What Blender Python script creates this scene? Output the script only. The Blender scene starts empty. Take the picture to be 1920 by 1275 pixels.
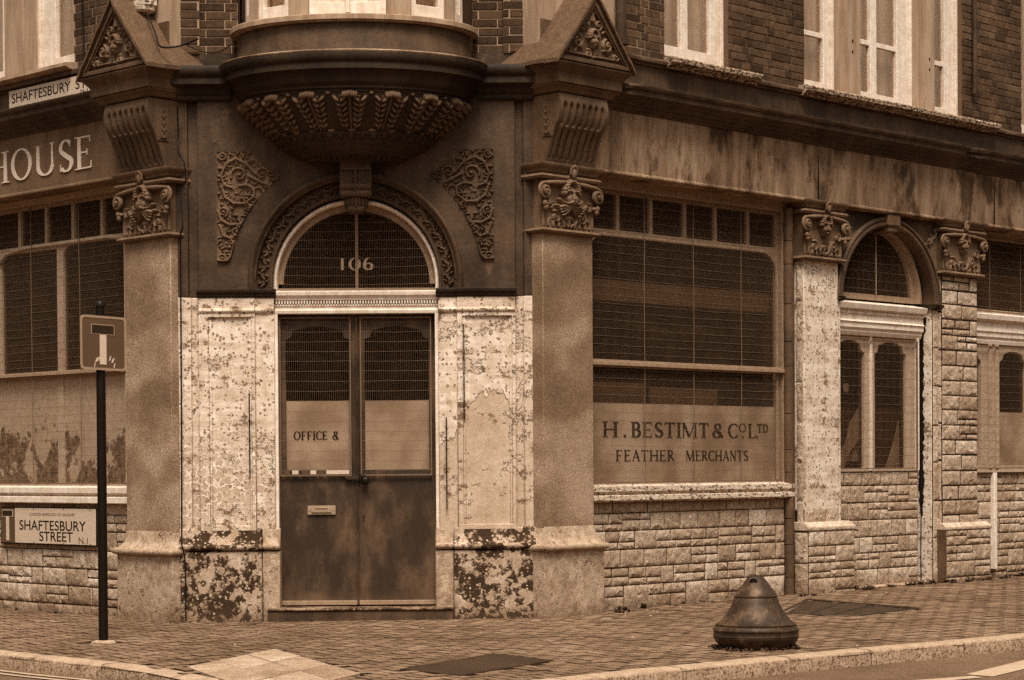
import bpy, bmesh, math, random
import numpy as np
from math import sin, cos, pi, radians, sqrt, atan2, hypot
from mathutils import Vector, Matrix
from mathutils.geometry import tessellate_polygon
random.seed(7)
SC = bpy.context.scene
COL = SC.collection

# ------------------------------------------------------------------ camera
YAW, PITCH, ROLL, FPX = 0.01057186, -0.01790785, -0.00655123, 3992.8
CAM = (1.170, -18.564, 1.311)
f_ = Vector((sin(YAW)*cos(PITCH), cos(YAW)*cos(PITCH), sin(PITCH)))
r_ = Vector((cos(YAW), -sin(YAW), 0)); u_ = r_.cross(f_)
r2 = r_*cos(ROLL) + u_*sin(ROLL); u2 = u_*cos(ROLL) - r_*sin(ROLL)
cam = bpy.data.cameras.new('camera'); camo = bpy.data.objects.new('camera', cam); COL.objects.link(camo)
camo.matrix_world = Matrix(((r2.x, u2.x, -f_.x, CAM[0]), (r2.y, u2.y, -f_.y, CAM[1]), (r2.z, u2.z, -f_.z, CAM[2]), (0, 0, 0, 1)))
cam.sensor_width = 36; cam.lens = FPX/1920*36; cam.shift_y = 310.2/1920
cam.clip_start = .1; cam.clip_end = 2000
SC.camera = camo

# ------------------------------------------------------------------ light
SUN_EL, SUN_AZ = 61, 177          # degrees: height, compass direction the light comes from (0 = +y, clockwise)
w = bpy.data.worlds.new('World'); SC.world = w; w.use_nodes = True
nt = w.node_tree; nt.nodes.clear()
sky = nt.nodes.new('ShaderNodeTexSky'); sky.sky_type = 'NISHITA'; sky.sun_disc = False
sky.sun_elevation = radians(SUN_EL); sky.sun_rotation = radians(SUN_AZ); sky.dust_density = 6; sky.air_density = 1.5
hs = nt.nodes.new('ShaderNodeHueSaturation'); hs.inputs['Saturation'].default_value = .12
bgn = nt.nodes.new('ShaderNodeBackground'); bgn.inputs['Strength'].default_value = .085
wo = nt.nodes.new('ShaderNodeOutputWorld')
tn = nt.nodes.new('ShaderNodeMix'); tn.data_type = 'RGBA'; tn.blend_type = 'MULTIPLY'; tn.inputs[0].default_value = 1; tn.inputs[7].default_value = (1, .93, .815, 1)   # the warm tone of the print
nt.links.new(sky.outputs[0], hs.inputs['Color']); nt.links.new(hs.outputs[0], tn.inputs[6]); nt.links.new(tn.outputs[2], bgn.inputs[0]); nt.links.new(bgn.outputs[0], wo.inputs[0])
sl = bpy.data.lights.new('sun', 'SUN'); sl.energy = 2.75; sl.angle = radians(22); sl.color = (1, .92, .795)
so = bpy.data.objects.new('sun', sl); COL.objects.link(so)
so.location = (0, -20, 20)
a = radians(SUN_AZ); el = radians(SUN_EL)
so.rotation_euler = Vector((-sin(a)*cos(el), -cos(a)*cos(el), -sin(el))).to_track_quat('-Z', 'Y').to_euler()
SC.view_settings.view_transform = 'Standard'; SC.view_settings.look = 'None'
SC.view_settings.exposure = .66; SC.view_settings.gamma = 1
SC.cycles.max_bounces = 6; SC.cycles.diffuse_bounces = 3; SC.cycles.glossy_bounces = 2
SC.cycles.transparent_max_bounces = 12; SC.cycles.use_denoising = False
SC.cycles.caustics_reflective = False; SC.cycles.caustics_refractive = False

# ------------------------------------------------------------------ frames: s along the wall, d outwards, z up
S2 = sqrt(.5)
class Fr:
    def __init__(s, o, t, n): s.o, s.t, s.n = o, t, n
    def P(s, a, d, z): return (s.o[0]+s.t[0]*a+s.n[0]*d, s.o[1]+s.t[1]*a+s.n[1]*d, z)
    def off(s, a, d): q = s.P(a, d, 0); return Fr(q[:2], s.t, s.n)
C = Fr((0, 0), (1, 0), (0, -1))                       # chamfered entrance bay
R = Fr((1.638, -.078), (S2, S2), (S2, -S2))           # right-hand street front
L = Fr((-1.59, -.03), (-S2, S2), (-S2, -S2))          # left-hand street front (s grows to the left)
W = Fr((0, 0), (1, 0), (0, 1))                        # the world itself
def gz(x, y): return .006*x + .003*y - .01            # the pavement falls gently

# ------------------------------------------------------------------ materials
STOPS = [(0, (0, 0, 0)), (.02, (.02, .0115, .0062)), (.05, (.05, .0285, .016)), (.12, (.122, .0705, .040)), (.25, (.252, .160, .100)),
         (.42, (.42, .298, .206)), (.62, (.62, .49, .385)), (.85, (.85, .745, .655)), (1, (.9, .85, .8))]
class N:
    def __init__(s, name, scale=1.0):
        s.m = bpy.data.materials.new(name); s.m.use_nodes = True; s.t = s.m.node_tree; s.t.nodes.clear()
        s.out = s.t.nodes.new('ShaderNodeOutputMaterial'); s.b = s.t.nodes.new('ShaderNodeBsdfPrincipled')
        s.t.links.new(s.b.outputs[0], s.out.inputs[0])
        tc = s.t.nodes.new('ShaderNodeTexCoord'); s.co = tc.outputs['Object']
        s.uv = tc.outputs['UV']
    def L(s, a, b): s.t.links.new(a, b)
    def setin(s, inp, v):
        if isinstance(v, (int, float)): inp.default_value = v
        elif isinstance(v, tuple): inp.default_value = v
        else: s.L(v, inp)
    def math(s, op, a, b=0., c=None, clamp=False):
        n = s.t.nodes.new('ShaderNodeMath'); n.operation = op; n.use_clamp = clamp
        s.setin(n.inputs[0], a); s.setin(n.inputs[1], b)
        if c is not None: s.setin(n.inputs[2], c)
        return n.outputs[0]
    def map(s, scale=(1, 1, 1), loc=(0, 0, 0), src=None):
        n = s.t.nodes.new('ShaderNodeMapping'); n.inputs['Scale'].default_value = scale; n.inputs['Location'].default_value = loc
        s.L(src or s.co, n.inputs[0]); return n.outputs[0]
    def noise(s, scale, detail=4, rough=.55, st=(1, 1, 1), loc=(0, 0, 0), dist=0.):
        n = s.t.nodes.new('ShaderNodeTexNoise'); n.inputs['Scale'].default_value = scale; n.inputs['Detail'].default_value = detail
        n.inputs['Roughness'].default_value = rough; n.inputs['Distortion'].default_value = dist
        s.L(s.map(st, loc), n.inputs['Vector']); return n.outputs['Fac']
    def vor(s, scale, st=(1, 1, 1), feature='F1', warp=0., out='Distance', rnd=1., loc=(0, 0, 0)):
        n = s.t.nodes.new('ShaderNodeTexVoronoi'); n.feature = feature; n.inputs['Scale'].default_value = scale
        n.inputs['Randomness'].default_value = rnd
        v = s.map(st, loc)
        if warp:
            q = s.t.nodes.new('ShaderNodeTexNoise'); q.inputs['Scale'].default_value = scale*1.3; s.L(v, q.inputs['Vector'])
            ad = s.t.nodes.new('ShaderNodeVectorMath'); ad.operation = 'MULTIPLY_ADD'
            s.L(q.outputs['Color'], ad.inputs[0]); ad.inputs[1].default_value = (warp/scale*1.6,)*3; s.L(v, ad.inputs[2]); v = ad.outputs[0]
        s.L(v, n.inputs['Vector']); return n.outputs[out]
    def ss(s, x, lo, hi, a=0., b=1.):
        n = s.t.nodes.new('ShaderNodeMapRange'); n.interpolation_type = 'SMOOTHSTEP'
        s.setin(n.inputs[0], x); n.inputs[1].default_value = lo; n.inputs[2].default_value = hi
        s.setin(n.inputs[3], a); s.setin(n.inputs[4], b); return n.outputs[0]
    def mix(s, a, b, f):
        n = s.t.nodes.new('ShaderNodeMix'); n.data_type = 'FLOAT'; n.clamp_factor = True
        s.setin(n.inputs[0], f); s.setin(n.inputs[2], a); s.setin(n.inputs[3], b); return n.outputs[0]
    def z(s, src=None):
        n = s.t.nodes.new('ShaderNodeSeparateXYZ'); s.L(src or s.co, n.inputs[0]); return n.outputs
    def isl(s):
        return s.t.nodes.new('ShaderNodeNewGeometry').outputs['Random Per Island']
    def edge(s): return s.t.nodes.new('ShaderNodeNewGeometry').outputs['Pointiness']
    def done(s, v, rough=.85, bump=None, bs=.4, bd=.01, spec=.3, metal=0.):
        r = s.t.nodes.new('ShaderNodeValToRGB'); e = r.color_ramp.elements
        e[0].position, e[0].color = 0, (0, 0, 0, 1); e[1].position, e[1].color = 1, STOPS[-1][1]+(1,)
        for p, c in STOPS[1:-1]: q = e.new(p); q.color = c+(1,)
        s.setin(r.inputs[0], v); s.L(r.outputs[0], s.b.inputs['Base Color'])
        s.setin(s.b.inputs['Roughness'], rough); s.b.inputs['Specular IOR Level'].default_value = spec*.45
        s.b.inputs['Metallic'].default_value = metal
        if bump is not None:
            bs = min(1, bs*1.7)
            b = s.t.nodes.new('ShaderNodeBump'); b.inputs['Strength'].default_value = bs; b.inputs['Distance'].default_value = bd
            s.L(bump, b.inputs['Height']); s.L(b.outputs[0], s.b.inputs['Normal'])
        return s.m
MT = {}
def mk_plain(name, v, rough=.8, var=.25, scale=6, bs=.25, bd=.004, spec=.3, grain=0., metal=0., streak=0.):
    n = N(name); a = n.noise(scale, 5, .6); f = n.noise(90, 3, .6)
    k = n.math('MULTIPLY_ADD', a, 2*var, 1-var)
    if streak: k = n.math('MULTIPLY', k, n.ss(n.noise(9, 5, .65, (1, 1, .12)), .35, .65, 1-streak, 1+streak*.5))
    if grain: k = n.math('MULTIPLY', k, n.math('MULTIPLY_ADD', f, 2*grain, 1-grain))
    MT[name] = n.done(n.math('MULTIPLY', k, v), rough, n.math('ADD', n.math('MULTIPLY', a, 2.), f), bs, bd, spec, metal)
    return MT[name]
# dark brown gloss paint over stucco
def mk_darkpaint(name, v, lo=.45, patch=.5):
    n = N(name); big = n.noise(1.6, 5, .65); st = n.noise(7, 5, .7, (1, 1, .22)); fine = n.noise(160, 2, .7); mid = n.noise(22, 4, .6)
    k = n.ss(big, .3, .7, lo, 1.25); k = n.math('MULTIPLY', k, n.ss(st, .3, .7, .75, 1.2))
    k = n.math('MULTIPLY', k, n.math('MULTIPLY_ADD', fine, .7, .65))
    worn = n.math('MULTIPLY', n.ss(n.noise(4.5, 6, .7, (1, 1, .6), (3, 1, 2)), .6, .7), patch)
    k = n.math('MULTIPLY', k, v); k = n.mix(k, v*2.1, worn)
    ck = n.vor(5, feature='DISTANCE_TO_EDGE', warp=.12); ckm = n.math('MULTIPLY', n.ss(ck, .0, .008, 1., 0.), n.ss(n.noise(2, 2), .52, .6))
    k = n.mix(k, v*.25, ckm)
    MT[name] = n.done(k, .62, n.math('ADD', n.math('MULTIPLY', mid, 2.), fine), .3, .005, .35)
mk_darkpaint('dark_stucco', .075)
mk_darkpaint('trim_worn', .3, .2, .6); mk_darkpaint('leaf_dark', .12, .7, .3); mk_darkpaint('dark_trim', .034, patch=.3)
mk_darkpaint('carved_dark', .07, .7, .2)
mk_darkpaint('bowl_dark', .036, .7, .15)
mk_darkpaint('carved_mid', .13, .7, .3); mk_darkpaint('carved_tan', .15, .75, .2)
mk_darkpaint('trim_dark', .07, .6, .5); mk_darkpaint('trim_tan', .105, .6, .5)
mk_darkpaint('apron_render', .08, .55, .4)
def mk_fascia(name, v, streak=1.):
    n = N(name); st = n.noise(5.5, 6, .72, (1, 1, .16)); big = n.noise(1.3, 5, .6, (1, 1, .7)); fine = n.noise(150, 2, .7)
    blot = n.noise(3.2, 5, .6, (1, 1, .55), (7, 2, 5))
    k = n.math('MULTIPLY', n.ss(big, .3, .7, .75, 1.25), n.ss(st, .28, .72, 1-.35*streak, 1+.3*streak))
    k = n.math('MULTIPLY', k, n.math('SUBTRACT', 1., n.math('MULTIPLY', n.ss(blot, .5, .64), .5*streak)))
    k = n.math('MULTIPLY', k, n.math('MULTIPLY_ADD', fine, .6, .7))
    spk = n.noise(26, 4, .7, (1, 1, .22)); sm = n.math('MULTIPLY', n.ss(spk, .63, .68), min(.8, .75*streak))
    k = n.math('MULTIPLY', k, v); k = n.mix(k, .035, sm)
    MT[name] = n.done(k, .8, n.math('SUBTRACT', fine, n.math('MULTIPLY', sm, 2.)), .3, .005, .25)
mk_fascia('fascia_worn', .24, 1.4); mk_fascia('fascia_plain', .165, .35)
def mk_granite(name, v):
    n = N(name); sp = n.vor(170, out='Color'); zz = n.t.nodes.new('ShaderNodeSeparateColor'); n.L(sp, zz.inputs[0])
    g = n.noise(120, 3, .8); big = n.noise(2.2, 5, .62); zc = n.z()[2]
    k = n.math('MULTIPLY', n.ss(g, .25, .75, .45, 1.55), n.ss(big, .3, .7, .74, 1.15))
    k = n.math('MULTIPLY', k, n.ss(zz.outputs[0], .05, .9, .7, 1.25))
    k = n.math('MULTIPLY', k, n.ss(n.noise(1.1, 2, .5, (1, 1, 1.6), (4, 0, 1)), .42, .6, .72, 1.12))
    MT[name] = n.done(n.math('MULTIPLY', k, v), .7, g, .35, .002, .35)
mk_granite('granite', .3)
# flaking white paint over buff plaster
def mk_peel(name, zflake=1.9, whole=.0, plaster=.4, seed=0, lose=None, pitty=1.):
    n = N(name); zc = n.z()[2]; lc = (seed, seed*.7, 0); fine = n.noise(150, 3, .75, loc=lc); big = n.noise(2.6, 7, .66, loc=lc); mid = n.noise(12, 6, .7, loc=lc); sm = n.noise(45, 5, .75, loc=lc)
    hz = n.noise(3.2, 6, .7, (.35, .35, 3.2), loc=lc)                       # damage that follows the courses
    # pits where flakes have popped off, size differs from cell to cell
    v1 = n.vor(29, warp=.55, rnd=1., loc=lc); r1 = n.z(n.vor(29, warp=.55, rnd=1., loc=lc, out='Color'))[0]
    e1 = n.math('ADD', n.math('SUBTRACT', v1, n.math('MULTIPLY', r1, .4)), n.math('MULTIPLY', n.math('SUBTRACT', .53, mid), .9)); e1 = n.math('ADD', e1, n.math('MULTIPLY', n.math('SUBTRACT', .5, sm), .35))
    pits = n.ss(e1, -.02+.0, .03, pitty, 0.); prim = n.math('SUBTRACT', n.ss(e1, .02, .06, 1., 0.), n.ss(e1, -.01, .02, 1., 0.), clamp=True)
    # islands of paint parting along cracks, worse low down
    de = n.vor(13, warp=.7, feature='DISTANCE_TO_EDGE', loc=lc); low = n.ss(n.math('ADD', zc, n.math('MULTIPLY', big, 1.4)), zflake+.35, zflake+.95, 1., 0.)
    isl = n.math('ADD', de, n.math('MULTIPLY', n.math('SUBTRACT', .5, sm), .12)); flk = n.math('MULTIPLY', n.ss(isl, .10, .115), low)
    x = n.math('ADD', n.math('MULTIPLY', big, .62), n.math('ADD', n.math('MULTIPLY', mid, .26), n.math('MULTIPLY', hz, .24)))
    lost = n.ss(x, .62+whole, .624+whole); lr = n.math('SUBTRACT', n.ss(x, .608+whole, .614+whole), lost, clamp=True)
    if lose is not None:
        y = n.math('ADD', zc, n.math('ADD', n.math('MULTIPLY', n.noise(3.2, 7, .62, (1, 1, .25), lc), .9), n.math('MULTIPLY', sm, .05)))
        l2 = n.ss(y, lose+.47, lose+.473, 1., 0.); lr = n.math('MAXIMUM', lr, n.math('SUBTRACT', n.ss(y, lose+.48, lose+.484, 1., 0.), l2, clamp=True)); lost = n.math('MAXIMUM', lost, l2)
    gone = n.math('MAXIMUM', flk, lost)
    white = n.math('MULTIPLY', n.math('MULTIPLY_ADD', fine, .25, .57), n.ss(mid, .3, .72, .8, 1.1)); white = n.math('MULTIPLY', white, n.ss(hz, .42, .62, 1.04, .85))
    white = n.math('MULTIPLY', white, n.ss(n.noise(7, 5, .7, (1, 1, .14), lc), .5, .7, 1.03, .8))
    hair = n.math('MULTIPLY', n.ss(n.vor(9, warp=.5, feature='DISTANCE_TO_EDGE', loc=(seed, 2, 1)), 0., .012, 1., 0.), n.ss(big, .45, .55)); white = n.mix(white, .2, n.math('MULTIPLY', hair, .8))
    pl = n.math('MULTIPLY', n.math('MULTIPLY_ADD', fine, .22, plaster), n.ss(big, .3, .7, .8, 1.15)); pl = n.math('MULTIPLY', pl, n.ss(sm, .3, .7, .86, 1.1))
    nick = n.ss(n.math('SUBTRACT', n.vor(20, warp=.5, loc=(2, seed, 0)), n.math('MULTIPLY', mid, .28)), -.02, .0, 1., 0.); pl = n.mix(pl, .2, n.math('MULTIPLY', nick, .7))
    k = n.mix(white, pl, gone); k = n.mix(k, n.math('MULTIPLY_ADD', mid, .3, .1), n.math('MULTIPLY', pits, n.math('SUBTRACT', 1., gone)))
    rim = n.math('MULTIPLY', n.math('MAXIMUM', lr, n.math('MULTIPLY', prim, n.math('MULTIPLY', n.math('SUBTRACT', 1., gone), .7))), .8); k = n.mix(k, .09, rim)
    dk = n.math('ADD', n.math('MULTIPLY', hz, .3), n.math('MULTIPLY', n.noise(6, 7, .75, loc=(seed, 9, 1)), .75)); dark = n.ss(dk, .58, .63)
    k = n.mix(k, n.math('MULTIPLY_ADD', sm, .26, .03), n.math('MULTIPLY', dark, .88))
    h = n.math('SUBTRACT', n.math('ADD', n.math('MULTIPLY', fine, .15), n.math('MULTIPLY', rim, .4)), n.math('ADD', n.math('MAXIMUM', gone, pits), n.math('MULTIPLY', dark, .4)))
    MT[name] = n.done(k, .8, h, .7, .007, .25)
mk_peel('peel_left', 1.5, .015, seed=3); mk_peel('peel_right', .2, .0, seed=11, lose=1.9)
mk_peel('peel_side', .9, .01, seed=21, lose=1.6); mk_peel('peel_pier', -1, .03, .5, seed=31, pitty=.9)
# whitewashed plinth with black mould
def mk_plinth(name, dirt, seed, lift=1., soft=.08):
    n = N(name); zc = n.z()[2]; fine = n.noise(110, 3, .7); big = n.noise(3.4, 7, .68, loc=(seed, 0, 0)); mid = n.noise(13, 6, .7, loc=(seed, 0, 0))
    base = n.math('MULTIPLY', n.ss(mid, .3, .7, .27*lift, .56*lift), n.math('MULTIPLY_ADD', fine, .6, .7))
    m = n.ss(n.math('ADD', n.math('MULTIPLY', big, .62), n.math('MULTIPLY', mid, .66)), .66-soft-dirt, .66+soft-dirt)
    sp = n.ss(n.vor(24, warp=.3), .2, .3, 0., 1.); m = n.math('MULTIPLY', m, n.mix(1., sp, .8))
    foot = n.math('MULTIPLY', n.ss(n.math('ADD', zc, n.math('MULTIPLY', mid, .3)), .1, .32, 1., 0.), .55)
    k = n.mix(base, n.math('MULTIPLY_ADD', fine, .07, .012), m); k = n.mix(k, .09, foot)
    MT[name] = n.done(k, .85, n.math('SUBTRACT', n.math('ADD', mid, fine), m), .6, .008, .2)
mk_plinth('plinth_clean', -.1, 2); mk_plinth('step_stone', .04, 9); mk_plinth('plinth_mould', .02, 5, 1.25, .035)
def mk_stone(name, v):
    n = N(name); i = n.isl(); mid = n.noise(16, 6, .7); fine = n.noise(130, 3, .7); big = n.noise(2.5, 4)
    k = n.math('MULTIPLY', n.math('MULTIPLY_ADD', i, .42, .8), n.ss(mid, .25, .75, .72, 1.25)); k = n.math('MULTIPLY', k, n.math('MULTIPLY_ADD', fine, .5, .75))
    k = n.math('MULTIPLY', k, n.ss(big, .3, .7, .85, 1.12))
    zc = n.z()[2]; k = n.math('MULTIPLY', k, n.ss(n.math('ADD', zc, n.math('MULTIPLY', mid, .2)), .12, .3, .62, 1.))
    MT[name] = n.done(n.math('MULTIPLY', k, v), .9, n.math('ADD', n.math('MULTIPLY', mid, 3.), fine), .8, .009, .2)
mk_stone('cladding_stone', .45)
mk_plain('mortar_dark', .02, .95); mk_plain('mortar_mid', .13, .95, grain=.3); mk_plain('mortar_light', .34, .95, grain=.3)
def mk_brick(name, v):
    n = N(name); i = n.isl(); mid = n.noise(18, 5, .7); fine = n.noise(120, 3, .7); big = n.noise(1.4, 4)
    k = n.math('MULTIPLY', n.math('MULTIPLY_ADD', i, .8, .55), n.ss(mid, .25, .75, .7, 1.3)); k = n.math('MULTIPLY', k, n.ss(big, .35, .65, .7, 1.15))
    k = n.math('MULTIPLY', k, n.math('MULTIPLY_ADD', fine, .6, .7))
    MT[name] = n.done(n.math('MULTIPLY', k, v), .9, n.math('ADD', mid, fine), .6, .006, .2)
mk_brick('brick_brown', .095); mk_brick('brick_dark', .06)
def mk_whitepaint(name, v, worn):
    n = N(name); fine = n.noise(90, 3, .7); mid = n.noise(12, 6, .7); ch = n.noise(24, 5, .75, (1, 1, 2.2)); st = n.noise(14, 4, .6, (1, 1, .1))
    k = n.math('MULTIPLY', n.ss(mid, .3, .7, .85, 1.08), n.ss(st, .35, .65, .93, 1.04)); k = n.math('MULTIPLY', k, v)
    m = n.ss(ch, .74-worn, .77-worn); k = n.mix(k, .05, m)
    MT[name] = n.done(k, .6, n.math('SUBTRACT', fine, m), .35, .003, .35)
mk_whitepaint('white_frame', .74, .06); mk_whitepaint('white_sill', .62, .2); mk_whitepaint('cream_frame', .44, .06); mk_whitepaint('sill_worn', .42, .24); mk_whitepaint('tan_frame', .3, .06); mk_whitepaint('cream_panel', .62, .0)
mk_plain('pale_render', .36, .85, .2, 3, streak=.25, grain=.15)
def mk_door(name):
    n = N(name); big = n.noise(2.4, 6, .62, (1, 1, .5)); fine = n.noise(200, 2, .7); mid = n.noise(14, 5, .7, (1, 1, .5)); dr = n.noise(26, 4, .7, (1, 1, .05)); zc = n.z()[2]
    k = n.ss(n.math('ADD', big, n.math('MULTIPLY', mid, .25)), .5, .8, .035, .13); k = n.math('MULTIPLY', k, n.math('MULTIPLY_ADD', fine, .6, .7))
    k = n.mix(k, .02, n.math('MULTIPLY', n.ss(dr, .64, .69), n.ss(n.noise(2, 2), .45, .55)))
    sp = n.ss(n.vor(14, warp=.4), .03, .05, 1., 0.); k = n.mix(k, .3, n.math('MULTIPLY', sp, .6))
    k = n.mix(k, .14, n.math('MULTIPLY', n.ss(n.math('ADD', zc, n.math('MULTIPLY', mid, .25)), .2, .36, 1., 0.), .45))
    sc = n.ss(n.noise(38, 4, .8, (1, 1, .35), (3, 0, 0)), .68, .7); k = n.mix(k, .2, n.math('MULTIPLY', sc, .4))
    MT[name] = n.done(k, .5, n.math('ADD', fine, mid), .2, .003, .5)
mk_door('door_paint')
mk_plain('wire', .15, .6, .2, spec=.4); mk_plain('wire_light', .3, .6, .2)
mk_plain('guard_frame', .07, .6, .3); mk_plain('letter_dark', .012, .5, .2); mk_plain('letter_pale', .7, .6, .12); mk_plain('letter_tan', .42, .6, .12)
mk_plain('interior_dark', .012, .9, .3); mk_plain('pale_band', .34, .9, .3, 2); mk_plain('interior_mid', .1, .9, .4, 2)
mk_plain('curtain', .74, .9, .25, 3, streak=.3); mk_plain('curtain_white', .75, .8, .1, 3)
def mk_frost(name, v, dirt=.3):
    n = N(name); big = n.noise(2.2, 4); st = n.noise(5, 5, .7, (1, 1, .5)); fine = n.noise(140, 2, .7)
    k = n.math('MULTIPLY', n.ss(big, .3, .7, 1-dirt, 1+dirt*.4), n.math('MULTIPLY_ADD', fine, .3, .85))
    MT[name] = n.done(n.math('MULTIPLY', k, v), .45, fine, .1, .001, .3)
mk_frost('frosted', .33, .4)
def mk_torn(name):
    n = N(name); big = n.noise(3, 7, .7, (1, 1, .8)); mid = n.noise(16, 5, .75); z_ = n.z()[2]
    m = n.ss(n.math('SUBTRACT', big, n.math('MULTIPLY', n.math('SUBTRACT', z_, 1.55), .25)), .50, .53)
    k = n.mix(.42, n.ss(mid, .3, .75, .05, .26), m); k = n.math('MULTIPLY', k, n.ss(mid, .3, .7, .85, 1.1))
    MT[name] = n.done(k, .5, mid, .1, .002, .3)
mk_torn('torn_film')
def mk_glass(name, tint=.75, refl=1., dirt=.12, f0=.045):
    m = bpy.data.materials.new(name); m.use_nodes = True; t = m.node_tree; t.nodes.clear()
    o = t.nodes.new('ShaderNodeOutputMaterial'); tr = t.nodes.new('ShaderNodeBsdfTransparent'); tr.inputs[0].default_value = (tint, tint*.93, tint*.86, 1)
    gl = t.nodes.new('ShaderNodeBsdfGlossy'); gl.inputs['Roughness'].default_value = .03; gl.inputs[0].default_value = (.95*refl, .8*refl, .66*refl, 1)
    ge = t.nodes.new('ShaderNodeNewGeometry'); dp = t.nodes.new('ShaderNodeVectorMath'); dp.operation = 'DOT_PRODUCT'
    t.links.new(ge.outputs['Normal'], dp.inputs[0]); t.links.new(ge.outputs['Incoming'], dp.inputs[1])
    def mm(op, x, y):
        q = t.nodes.new('ShaderNodeMath'); q.operation = op
        for k, v in ((0, x), (1, y)):
            if isinstance(v, (int, float)): q.inputs[k].default_value = v
            else: t.links.new(v, q.inputs[k])
        return q.outputs[0]
    fr = mm('MULTIPLY_ADD', mm('POWER', mm('SUBTRACT', 1., mm('ABSOLUTE', dp.outputs['Value'], 0.)), 5.), .96); fr.node.inputs[2].default_value = f0
    df = t.nodes.new('ShaderNodeBsdfDiffuse'); df.inputs[0].default_value = (.2, .12, .07, 1)
    no = t.nodes.new('ShaderNodeTexNoise'); no.inputs['Scale'].default_value = 7; no.inputs['Detail'].default_value = 6
    tc = t.nodes.new('ShaderNodeTexCoord'); t.links.new(tc.outputs['Object'], no.inputs[0])
    bp = t.nodes.new('ShaderNodeBump'); bp.inputs['Strength'].default_value = .04; bp.inputs['Distance'].default_value = .05
    n2 = t.nodes.new('ShaderNodeTexNoise'); n2.inputs['Scale'].default_value = 2.5; t.links.new(tc.outputs['Object'], n2.inputs[0])
    t.links.new(n2.outputs[0], bp.inputs['Height']); t.links.new(bp.outputs[0], gl.inputs['Normal'])
    mr = t.nodes.new('ShaderNodeMapRange'); mr.inputs[1].default_value = .3; mr.inputs[2].default_value = .8; mr.inputs[3].default_value = 0; mr.inputs[4].default_value = dirt*2
    t.links.new(no.outputs[0], mr.inputs[0])
    a1 = t.nodes.new('ShaderNodeMixShader'); a2 = t.nodes.new('ShaderNodeMixShader')
    t.links.new(mr.outputs[0], a1.inputs[0]); t.links.new(tr.outputs[0], a1.inputs[1]); t.links.new(df.outputs[0], a1.inputs[2])
    t.links.new(fr, a2.inputs[0]); t.links.new(a1.outputs[0], a2.inputs[1]); t.links.new(gl.outputs[0], a2.inputs[2])
    t.links.new(a2.outputs[0], o.inputs[0]); MT[name] = m
mk_glass('glass', .72, .9, .02); mk_glass('glass_upper', .95, 1., .12, .16)
def mk_paver(name, v):
    n = N(name); i = n.isl(); mid = n.noise(8, 5, .7); fine = n.noise(150, 3, .75); big = n.noise(.8, 4)
    k = n.math('MULTIPLY', n.math('MULTIPLY_ADD', i, .5, .75), n.ss(mid, .25, .75, .72, 1.2)); k = n.math('MULTIPLY', k, n.ss(fine, .3, .7, .6, 1.4)); k = n.math('MULTIPLY', k, n.ss(n.noise(55, 3, .8), .3, .7, .72, 1.28))
    k = n.math('MULTIPLY', k, n.ss(big, .35, .65, .8, 1.12))
    MT[name] = n.done(n.math('MULTIPLY', k, v), .85, fine, .6, .004, .25)
mk_paver('paver', .195); mk_paver('flag', .36)
def mk_gravelly(name, v, sc, contrast, bump=.01):
    n = N(name); a_ = n.noise(sc, 4, .8); big = n.noise(1.2, 4)
    k = n.math('MULTIPLY', n.ss(a_, .3, .7, 1-contrast, 1+contrast), n.ss(big, .3, .7, .8, 1.15))
    MT[name] = n.done(n.math('MULTIPLY', k, v), .85, a_, .8, bump, .25)
mk_gravelly('asphalt', .15, 75, .5); mk_gravelly('joint_dirt', .035, 60, .4); mk_gravelly('joint_sand', .1, 60, .4); mk_gravelly('patch_asphalt', .06, 90, .6)
def mk_kerb(name):
    n = N(name); mid = n.noise(10, 6, .7); fine = n.noise(120, 3, .75); g = n.z(n.t.nodes.new('ShaderNodeNewGeometry').outputs['Normal'])[2]
    mo = n.ss(n.noise(48, 6, .75), .46, .62)
    k = n.math('MULTIPLY', n.ss(mid, .3, .7, .3, .45), n.math('MULTIPLY_ADD', fine, .6, .7)); k = n.mix(k, .055, n.math('MULTIPLY', mo, n.ss(g, .3, .8, .9, .0)))
    MT[name] = n.done(k, .85, n.math('ADD', mid, fine), .5, .006, .2)
mk_kerb('kerb_granite')
def mk_iron(name, v, scr=.5):
    n = N(name); mid = n.noise(9, 6, .7); fine = n.noise(140, 3, .7); rub = n.noise(5, 6, .75, (1, 1, .8)); sc2 = n.noise(30, 5, .8, (1, 1, .3))
    k = n.math('MULTIPLY', n.ss(mid, .3, .7, .6, 1.4), v); m = n.math('MULTIPLY', n.ss(rub, .5, .66), scr)
    k = n.mix(k, v*3.4, m); k = n.mix(k, v*4.5, n.math('MULTIPLY', n.ss(sc2, .66, .7), scr)); k = n.math('MULTIPLY', k, n.math('MULTIPLY_ADD', fine, .5, .75))
    MT[name] = n.done(k, .5, n.math('ADD', mid, fine), .3, .004, .45, .25)
mk_iron('cast_iron', .045, .9); mk_iron('cover_iron', .045, .2)
mk_plain('post_black', .008, .4, .3, spec=.4); mk_plain('cable_black', .006, .6)
mk_plain('sign_white', .55, .5, .14, 5, grain=.1); mk_plain('sign_blue', .1, .45, .15, 4); mk_plain('sign_blue_dark', .045, .45, .1); mk_plain('sign_edge', .3, .5, .1); mk_plain('sign_red', .03, .45, .1)
mk_plain('brass', .38, .4, .2, spec=.5, metal=.3)
mk_plain('roof_slate', .12, .9, .5, 14, .8, .012, grain=.4); mk_plain('weed', .07, .8, .4, 20)
mk_plain('road_paint', .42, .7, .3, 9, grain=.3)

mk_plain('terrace_brick', .13, .9, .3, 3, grain=.3)
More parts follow.
